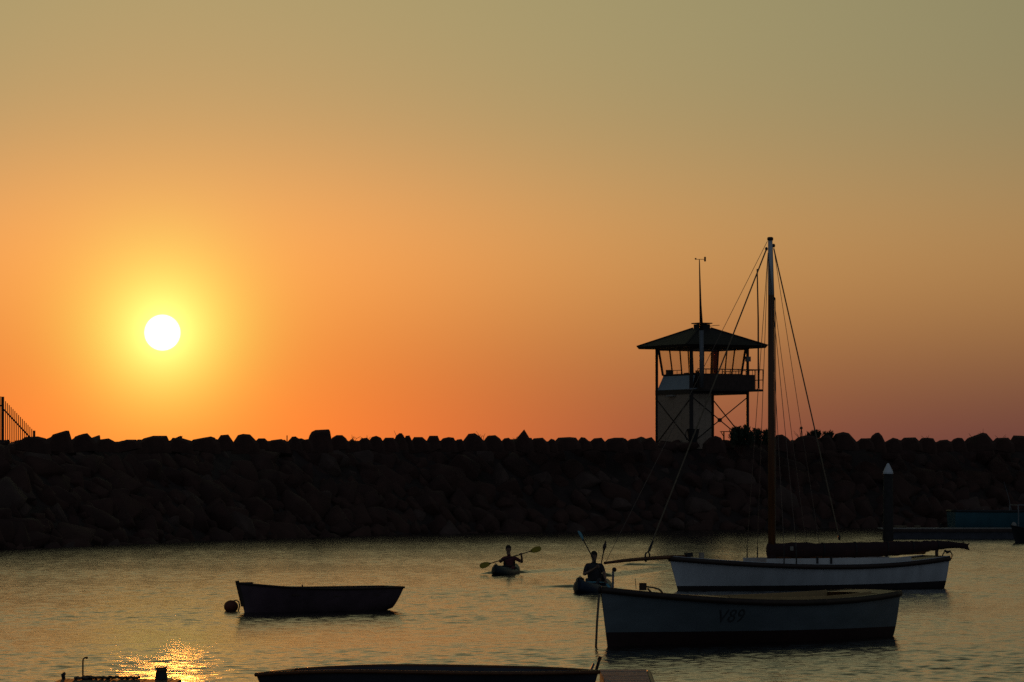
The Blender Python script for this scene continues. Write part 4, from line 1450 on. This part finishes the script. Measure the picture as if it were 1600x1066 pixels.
def build_right_pontoon():
    d = WP(1490, 842).y
    s = d / FPX
    o = WP(1490, 842)
    root = thing('pontoon', 'long low dark floating pontoon between the channel pile and right edge', 'pontoon', (o.x, o.y, 0))
    zt = P(1490, 825, d).z
    x0, x1 = P(1384, 830, d).x - o.x, P(1650, 830, d).x - o.x
    n = 34
    for k in range(n):
        a, b = x0 - 0.25 + (x1 - x0 + 0.25) * k / n, x0 - 0.25 + (x1 - x0 + 0.25) * (k + 1) / n
        MB().box(((a + b) / 2, 0.9, zt - 0.03 + rng.uniform(-0.004, 0.004)), (b - a - 0.012, 2.1, 0.05)).build('plank', M_DECKG, root)
    MB().box(((x0 + x1) / 2, 0.9, zt / 2 - 0.10), (x1 - x0, 2.0, zt + 0.06)).build('float_body', M_NAVY, root)
    MB().bar((x0 - 0.2, -0.17, zt - 0.13), (x1, -0.17, zt - 0.13), 0.08, 0.14).build('edge_beam', M_TIMB, root)
    # things lying on it
    for i, (x, lab) in enumerate(((1408, 'small heap of rope on the pontoon just right of the channel pile'), (1435, 'coil of rope on the pontoon midway between pile and teal boat'))):
        p = P(x, 824, d)
        pts = [Vector(((0.13 + 0.01 * k / 8) * math.cos(k * 0.7) * (2.2 if i == 0 else 1), 0.13 * math.sin(k * 0.7), 0.02 + 0.004 * k)) for k in range(26)]
        ob = MB().tube(pts, 0.022, 5).build('rope_coil', M_ROPE, None, loc=(p.x, o.y + 0.35, zt))
        tag(ob, lab, 'rope')
    p = P(1470, 824, d)
    t = thing('pontoon_cleat', 'thin bent mooring pin on the pontoon left of the teal boat', 'cleat', (p.x, o.y + 0.3, zt - 0.005))
    MB().tube([(0, 0, 0), (0.0, 0, 0.10), (0.03, 0, 0.2), (0.06, 0, 0.27)], 0.025, 6).build('pin', M_BLACK, t)
    # channel pile with white cone
    c = WP(1388, 846)
    s = c.y / FPX
    t = thing('channel_pile', 'tall dark channel pile topped with a white cone', 'pile', (c.x, c.y, 0))
    zc = P(1388, 740.5, c.y).z
    MB().tube([(0, 0, -5), (0, 0, 0.5), (0, 0, zc)], [8.2 * s, 8.0 * s, 7.6 * s], 16).build('post', M_PILE, t, True)
    MB().lathe([(8.0 * s, 0.0), (8.0 * s, 2.6 * s), (2.4 * s, 14.6 * s), (1.6 * s, 16.0 * s), (0.5 * s, 16.6 * s)], (0, 0, zc), 20).build('cone_cap', M_CONE, t)
    # teal boat behind the pontoon
    d2 = d + 3.2
    st, bw = P(1487, 834, d2), P(1665, 834, d2 + 1.0)
    root, L = boat_root('motor_boat', 'teal motor boat behind the pontoon, cut by the right edge', 'boat', Vector((bw.x, bw.y, 0)), Vector((st.x, st.y, 0)))
    zz = P(1500, 797.5, d2).z
    h = Hull(L, 2.1, zz + 0.15, zz - 0.02, zz, keel=-0.35, fs=0.85, tm=0.4, bow_rake=0.35, stern_rake=0.02, full=0.26, stern_tuck=0.2)
    sw = lambda t: h.s_at(t, 0.25)
    h.shell(sw, 1.0).build('hull', M_TEAL, root, True)
    h.shell(0, sw, ns=4).build('hull_bottom', M_NAVY, root, True)
    h.rail(out=0.01, dz=-0.03, r=0.04).build('gunwale', M_BLACK, root, True)
    h.deck(0.0, 1.0, drop=0.12, camber=0.03).build('deck', M_DECKG, root)
    tl = MB().box((-L / 2 - 0.02, -h.b(0) * 0.85, zz + 0.05), (0.12, 0.1, 0.08)).build('side_light', M_BOOT, root)
    wx = -L / 2 + (1584 - 1487) / (1665 - 1487) * L
    ws = MB()
    ws.bar((wx, -0.8, zz - 0.05), (wx, -0.8, zz + 0.28), 0.05); ws.bar((wx, 0.8, zz - 0.05), (wx, 0.8, zz + 0.28), 0.05)
    ws.bar((wx, -0.8, zz + 0.28), (wx, 0.8, zz + 0.28), 0.05); ws.bar((wx, -0.8, zz + 0.28), (wx + 2.0, -0.8, zz + 0.28), 0.04); ws.bar((wx, 0.8, zz + 0.28), (wx + 2.0, 0.8, zz + 0.28), 0.04)
    ws.bar((wx + 2.0, -0.8, zz - 0.05), (wx + 2.0, -0.8, zz + 0.28), 0.05); ws.bar((wx + 2.0, 0.8, zz - 0.05), (wx + 2.0, 0.8, zz + 0.28), 0.05)
    ws.build('guard_rail', M_GREYMET, root)
    ax = -L / 2 + (1578 - 1487) / (1665 - 1487) * L
    MB().tube([(ax, -0.3, zz - 0.08), (ax - 0.16, -0.3, zz + 0.7), (ax - 0.42, -0.3, zz + 1.55)], [0.02, 0.014, 0.008], 6).build('aerial', M_GREYMET, root)
    # dark tender at the right edge, nearer than the pontoon
    bow = WP(1586, 848); stern = bow + Vector((2.9, 0.9, 0))
    root, L = boat_root('tender', 'black tender whose bow just enters at the right edge', 'boat', bow, stern)
    h = Hull(L, 1.5, 0.85, 0.60, 0.55, keel=-0.2, fs=0.7, bow_rake=0.25, stern_rake=0.2, full=0.3)
    open_boat(root, h, (M_BLACK, M_NAVY, M_BLACK), (0.3, 0.6))
    p = local(root, P(1593, 816, bow.y))
    fx = h.pt(0.93, 1, -1)
    t = MB().ball((fx.x, fx.y, fx.z + 0.05), 0.15, 12, 8, (0.9, 0.9, 1.15)).build('fender', M_DECKG, root, True)
    MB().tube([(fx.x - 0.15, 0, fx.z - 0.1), (fx.x - 0.15, 0, fx.z + 0.95)], 0.03, 8).build('bow_post', M_GREYMET, root)


build_right_pontoon()

# ------------------------------------------------------------------ kayaks and paddlers
def kayak(name, label, loc, rz, L, B, m_hull, rim, bowz):
    root = thing(name, label, 'kayak', loc, rz)
    n, k = 40, 14
    vs, fs = [], []
    for i in range(n + 1):
        t = -1 + 2 * i / n
        w = B / 2 * max(0.0, 1 - abs(t) ** 2.4) ** 0.75 + 0.012
        zc = 0.24 + (bowz - 0.24) * max(0, t) ** 2.2 + 0.08 * max(0, -t) ** 2.2       # deck height
        zb = -0.10 + 0.20 * abs(t) ** 3.5
        for j in range(k):
            a = 2 * math.pi * j / k
            c, sn = math.cos(a), math.sin(a)
            yy = w * math.copysign(abs(c) ** 0.8, c)
            zz = (zb + zc) / 2 + (zc - zb) / 2 * math.copysign(abs(sn) ** 0.75, sn)
            # cockpit hollow amidships
            if sn > 0.3 and -0.32 < t < 0.22 and abs(c) < 0.9:
                u = min(1, min((t + 0.32), (0.22 - t)) / 0.06)
                zz -= 0.20 * u * min(1, (0.9 - abs(c)) / 0.25)
            vs.append((t * L / 2, yy, zz))
    for i in range(n):
        for j in range(k):
            fs.append((i * k + j, i * k + (j + 1) % k, (i + 1) * k + (j + 1) % k, (i + 1) * k + j))
    fs.append(tuple(range(k))); fs.append(tuple(reversed(range(n * k, n * k + k))))
    MB().add(vs, fs).build('hull', m_hull, root, True)
    rm = MB()
    rm.tube([(L / 2 * (-0.05 + 0.27 * math.cos(a)), B / 2 * 0.80 * math.sin(a), 0.25 + 0.02 * math.cos(a)) for a in [i * 2 * math.pi / 32 for i in range(33)]], 0.022, 6, caps=False)
    rm.build('cockpit_rim', rim, root, True)
    hd = MB().tube([(L / 2 - 0.16, -0.05, bowz - 0.04), (L / 2 - 0.14, 0, bowz + 0.02), (L / 2 - 0.16, 0.05, bowz - 0.04)], 0.015, 6)
    hd.build('grab_handle', M_BLACK, root)
    MB().box((-L / 2 * 0.33, 0, 0.30), (0.05, B * 0.6, 0.24)).build('backrest', M_BLACK, root)
    return root


def paddle(name, label, a, b, m_blade, shaft_m, blade_l, blade_w, face):
    """a, b: world tips; face: direction the blades' flat sides look"""
    a, b = Vector(a), Vector(b)
    c = (a + b) / 2
    t = thing(name, label, 'paddle', tuple(c))
    a, b = a - c, b - c
    d = (b - a).normalized()
    MB().tube([a + d * blade_l * 0.8, b - d * blade_l * 0.8], 0.017, 8).build('shaft', shaft_m, t, True)
    face = Vector(face); side = d.cross(face).normalized(); face = side.cross(d).normalized()
    for tip, dd in ((a, d), (b, -d)):
        m = MB(); vs = []
        prof = [(0.0, 0.20), (0.05, 0.62), (0.2, 0.95), (0.45, 1.0), (0.7, 0.8), (0.9, 0.38), (1.0, 0.16)]
        for off in (-0.008, 0.008):
            for (u, w) in prof:
                for sg in (-1, 1):
                    vs.append(tip + dd * (u * blade_l) + side * (sg * w * blade_w / 2) + face * (off + 0.02 * (w - 0.5)))
        k = len(prof); fs = []
        for i in range(k - 1):
            q = 2 * i
            fs.append((q, q + 1, q + 3, q + 2)); fs.append((2 * k + q + 2, 2 * k + q + 3, 2 * k + q + 1, 2 * k + q))
            fs.append((q + 2, 2 * k + q + 2, 2 * k + q, q)); fs.append((q + 1, 2 * k + q + 1, 2 * k + q + 3, q + 3))
        fs.append((0, 2 * k, 2 * k + 1, 1)); e = 2 * k - 2; fs.append((e + 1, 2 * k + e + 1, 2 * k + e, e))
        m.add(vs, fs).build('blade', m_blade, t)
    return t


def person(label, loc, J, m_shirt, hat=None, vest=False, shaft=None):
    """J: joints in local metres (x to the picture's right, y away, z up)."""
    root = thing('person', label, 'person', loc)
    bm = bmesh.new()
    sk = bm.verts.layers.skin.verify()

    def V(p, r, r2=None, rootv=False):
        v = bm.verts.new(p); v[sk].radius = (r, r2 or r); v[sk].use_root = rootv
        return v
    pel = V(J['pelvis'], 0.165, 0.12, True)
    wai = V(Vector(J['pelvis']).lerp(Vector(J['chest']), 0.45), 0.145, 0.11)
    che = V(J['chest'], 0.185, 0.125)
    nk0 = V(J['neck'], 0.085, 0.075)
    nk1 = V(J['head_base'], 0.058)
    for a, b in ((pel, wai), (wai, che), (che, nk0), (nk0, nk1)):
        bm.edges.new((a, b))
    h0, h1 = Vector(J['head_base']), Vector(J['head_top'])
    prev = nk1
    for f, r, r2 in ((0.28, 0.074, 0.085), (0.55, 0.084, 0.098), (0.80, 0.078, 0.092), (0.93, 0.048, 0.055)):
        v = V(h0.lerp(h1, f), r, r2); bm.edges.new((prev, v)); prev = v
    for s in ('l', 'r'):
        sh = V(J['sh_' + s], 0.082); bm.edges.new((che, sh))
        el = V(J['el_' + s], 0.050); mid = V(Vector(J['sh_' + s]).lerp(Vector(J['el_' + s]), 0.5), 0.060)
        wr = V(J['wr_' + s], 0.031); m2 = V(Vector(J['el_' + s]).lerp(Vector(J['wr_' + s]), 0.35), 0.044)
        ha = V(J['ha_' + s], 0.030, 0.042)
        for a, b in ((sh, mid), (mid, el), (el, m2), (m2, wr), (wr, ha)):
            bm.edges.new((a, b))
        hp, kn, an = Vector(J['pelvis']), Vector(J['kn_' + s]), Vector(J['an_' + s])
        sx = -1 if s == 'l' else 1
        hip = V(hp + Vector((sx * 0.10, -0.06, -0.02)), 0.092)
        k = V(kn, 0.060); a_ = V(an, 0.042); ft = V(an + Vector((0, -0.12, 0.05)), 0.035)
        for a, b in ((pel, hip), (hip, k), (k, a_), (a_, ft)):
            bm.edges.new((a, b))
    me = bpy.data.meshes.new('body_source'); bm.to_mesh(me); bm.free()
    o = bpy.data.objects.new('body_source', me); COL.objects.link(o)
    md = o.modifiers.new('skin', 'SKIN'); md.use_smooth_shade = True; md.branch_smoothing = 0.4
    md2 = o.modifiers.new('sub', 'SUBSURF'); md2.levels = 2; md2.render_levels = 2
    dg = bpy.context.evaluated_depsgraph_get()
    body = bpy.data.meshes.new_from_object(o.evaluated_get(dg))
    bpy.data.objects.remove(o)
    # face: nose, brow and ears, then fingers curled round the shaft, all in the same mesh
    ex = MB()
    up = (h1 - h0).normalized(); fw = Vector(J['look']).normalized(); rt = up.cross(fw).normalized()
    hc = h0.lerp(h1, 0.55)
    ex.ball(hc + fw * 0.098 - up * 0.012, 0.019, 8, 6, (0.8, 1.2, 1.5))
    for sg in (-1, 1):
        ex.ball(hc + rt * (sg * 0.083) - up * 0.01, 0.026, 8, 6, (0.5, 0.9, 1.3))
        ex.ball(hc + fw * 0.086 + rt * (sg * 0.034) + up * 0.022, 0.014, 8, 6)
    ex.ball(hc + fw * 0.086 - up * 0.060, 0.018, 8, 6, (1.5, 0.6, 0.5))
    if shaft is not None:
        d = Vector(shaft).normalized()
        for s in ('l', 'r'):
            ha = Vector(J['ha_' + s]); wr = Vector(J['wr_' + s])
            out = (ha - wr).normalized(); nrm = d.cross(out).normalized(); out = nrm.cross(d).normalized()
            for q, (off, ln) in enumerate(((-0.034, 1.0), (-0.011, 1.12), (0.012, 1.05), (0.034, 0.85))):
                c = ha + d * off
                ex.tube([c + out * 0.010 - nrm * 0.030, c + out * 0.040 * ln - nrm * 0.022, c + out * 0.048 * ln + nrm * 0.006, c + out * 0.026 * ln + nrm * 0.030, c + nrm * 0.026], [0.0095, 0.009, 0.0085, 0.008, 0.006], 6)
            c = ha - d * 0.045
            ex.tube([c - out * 0.02, c + nrm * 0.02 - d * 0.005, c + out * 0.02 + nrm * 0.032 + d * 0.012], [0.012, 0.010, 0.008], 6)
    bm = bmesh.new(); bm.from_mesh(body)
    me2 = bpy.data.meshes.new('tmp'); me2.from_pydata(ex.v, [], ex.f); bm.from_mesh(me2); bpy.data.meshes.remove(me2)
    bm.to_mesh(body); bm.free()
    body.name = 'body'
    body.materials.clear()
    for m in (M_SKIN, m_shirt):
        body.materials.append(m)
    ez = {s: Vector(J['sh_' + s]).lerp(Vector(J['el_' + s]), 0.75) for s in ('l', 'r')}
    neck_z = Vector(J['neck']).z
    mi = []
    for p in body.polygons:
        c = p.center
        skin = c.z > neck_z + 0.035
        for s in ('l', 'r'):
            sh, el, wr = Vector(J['sh_' + s]), Vector(J['el_' + s]), Vector(J['wr_' + s])
            de = (c - wr).length
            ua = el - sh
            if (c - sh).dot(ua) / ua.length_squared > 0.8 and (c - el).length < 0.14 or de < 0.16 or (c - Vector(J['ha_' + s])).length < 0.1 or (c - el.lerp(wr, 0.5)).length < 0.12:
                skin = True
        mi.append(0 if skin else 1)
    body.polygons.foreach_set('material_index', mi)
    body.polygons.foreach_set('use_smooth', [True] * len(body.polygons))
    bo = bpy.data.objects.new('body', body); COL.objects.link(bo); bo.parent = root
    # hair
    hm = MB(); hm.ball(hc + up * 0.022 - fw * 0.012, 0.101, 16, 10, (0.93, 1.06, 1.03))
    keep = [i for i, f in enumerate(hm.f) if (lambda c: (c - hc).dot(up) > 0.02 + 0.6 * max(0, (c - hc).dot(fw)) - 0.05)(sum((Vector(hm.v[k]) for k in f), Vector()) / len(f))]
    hm.f = [hm.f[i] for i in keep]
    hm.build('hair', M_HAIR, root, True)
    if vest:
        vt = MB()
        pel_, ch_, nk_ = Vector(J['pelvis']), Vector(J['chest']), Vector(J['neck'])
        rings = [(pel_.lerp(ch_, 0.25), 0.185, 0.15), (pel_.lerp(ch_, 0.6), 0.200, 0.165), (ch_, 0.215, 0.17), (ch_.lerp(nk_, 0.55), 0.185, 0.145), (ch_.lerp(nk_, 0.85), 0.12, 0.11)]
        vs, fs = [], []
        for c, rx, ry in rings:
            for k in range(16):
                a = 2 * math.pi * k / 16
                vs.append(c + Vector((rx * math.cos(a), ry * math.sin(a), 0)))
        for i in range(len(rings) - 1):
            for k in range(16):
                fs.append((i * 16 + k, i * 16 + (k + 1) % 16, (i + 1) * 16 + (k + 1) % 16, (i + 1) * 16 + k))
        vt.add(vs, fs).build('life_vest', M_VEST, root, True)
    return root


def build_kayakers():
    # farther paddler, yellow blades
    d = 128.6
    s = d / FPX
    o = P(796, 892, d); o.z = 0
    L = lambda x, y, dy=0.0: P(x, y, d + dy) - Vector((o.x, o.y, 0))
    kayak('kayak', 'slate kayak with raised bow under the paddler with yellow blades', (o.x - 0.12, o.y - 0.25, 0), math.radians(-90 - 12), 3.4, 0.66, M_KAYD, M_BLACK, 0.36)
    pa, pb = P(749.5, 885.5, d - 0.35), P(845.5, 856.5, d - 0.55)
    sh = (pb - pa)
    J = dict(pelvis=(0.02, 0.0, 0.12), chest=L(796, 874.5), neck=L(795.5, 868), head_base=L(794.5, 864.5), head_top=L(794.3, 851.5),
             sh_l=L(787, 872.5), sh_r=L(805, 872.0), look=(-0.15, -1, 0))
    J['el_l'] = L(781.5, 878.2, -0.05); J['wr_l'] = L(783.5, 876.3, -0.30); J['ha_l'] = L(781.5, 876.0, -0.41)
    J['el_r'] = L(815.5, 878.5, -0.12); J['wr_r'] = L(815.2, 870.0, -0.38); J['ha_r'] = L(814.3, 866.3, -0.46)
    J['kn_l'] = (-0.20, -0.45, 0.24); J['an_l'] = (-0.12, -0.85, 0.10); J['kn_r'] = (0.14, -0.45, 0.24); J['an_r'] = (0.0, -0.85, 0.10)
    person('paddler in maroon shirt holding a yellow-bladed paddle across the chest', (o.x, o.y, 0), J, M_SHIRT, shaft=sh)
    paddle('kayak_paddle', 'double paddle with two broad yellow blades, held level', pa, pb, M_PADY, M_BLACK, 18.5 * s, 9.2 * s, (0, -1, 0.1))
    # nearer paddler, blue kayak
    d = 108.6
    s = d / FPX
    o = P(929, 922, d); o.z = 0
    L2 = lambda x, y, dy=0.0: P(x, y, d + dy) - Vector((o.x, o.y, 0))
    kayak('kayak', 'blue kayak just behind the bow of the slate blue boat', (o.x - 0.05, o.y - 0.35, 0), math.radians(-90 - 14), 3.7, 0.78, M_KAYB, M_PADB, 0.42)
    pa, pb = P(903.5, 829.5, d - 0.05), P(955, 925, d - 0.75)
    sh = pb - pa
    f = lambda y: pa.lerp(pb, (y - 829.5) / (925 - 829.5)) - Vector((o.x, o.y, 0))
    J = dict(pelvis=(0.0, 0.0, 0.20), chest=L2(929, 889), neck=L2(928.5, 879.5), head_base=L2(928.3, 876), head_top=L2(928, 861),
             sh_l=L2(917.5, 883), sh_r=L2(939.5, 883.5), look=(-0.1, -1, -0.1))
    hl, hr = f(886.0), f(910.0)
    J['el_l'] = L2(912.5, 898, -0.10); J['ha_l'] = hl; J['wr_l'] = hl.lerp(Vector(J['el_l']), 0.32)
    J['el_r'] = L2(944.5, 897, -0.18); J['ha_r'] = hr; J['wr_r'] = hr.lerp(Vector(J['el_r']), 0.32)
    J['kn_l'] = (-0.22, -0.5, 0.34); J['an_l'] = (-0.14, -0.9, 0.16); J['kn_r'] = (0.12, -0.5, 0.34); J['an_r'] = (0.0, -0.9, 0.16)
    person('paddler in dark life vest dipping a paddle beside the bowsprit tip', (o.x, o.y, 0), J, M_VEST, vest=True, shaft=sh)
    paddle('kayak_paddle', 'double paddle with pale blue blade raised above the nearer paddler', pa, pb, M_PADB, M_BLACK, 19 * s, 7.0 * s, (0.8, -0.6, 0.2))
    # spare paddle standing in the blue kayak's rear well
    a = Vector((o.x + 0.10, o.y + 0.75, 0.22)); b = P(946.5, 845, d + 0.9)
    t = thing('spare_paddle', 'dark narrow paddle standing up behind the nearer paddler', 'paddle', tuple(a))
    MB().tube([(0, 0, 0), (b - a) * 0.8], 0.018, 8).build('shaft', M_BLACK, t)
    MB().tube([(b - a) * 0.74, (b - a) * 0.86, (b - a)], [0.02, 0.055, 0.012], 10, squash=(1, 0.25)).build('blade', M_RAIL, t, True)
    b = thing('dry_bag', 'small round dark bag on the rear deck of the blue kayak', 'bag', (o.x - 0.42 + 0.02, o.y + 0.15, 0.25))
    MB().ball((0, 0, 0.06), 0.10, 12, 8, (1.2, 1.2, 0.8)).build('bag_body', M_BLACK, b, True)
    MB().tube([(-0.04, 0, 0.13), (0, 0, 0.17), (0.04, 0, 0.13)], 0.012, 6).build('strap', M_BLACK, b)


build_kayakers()
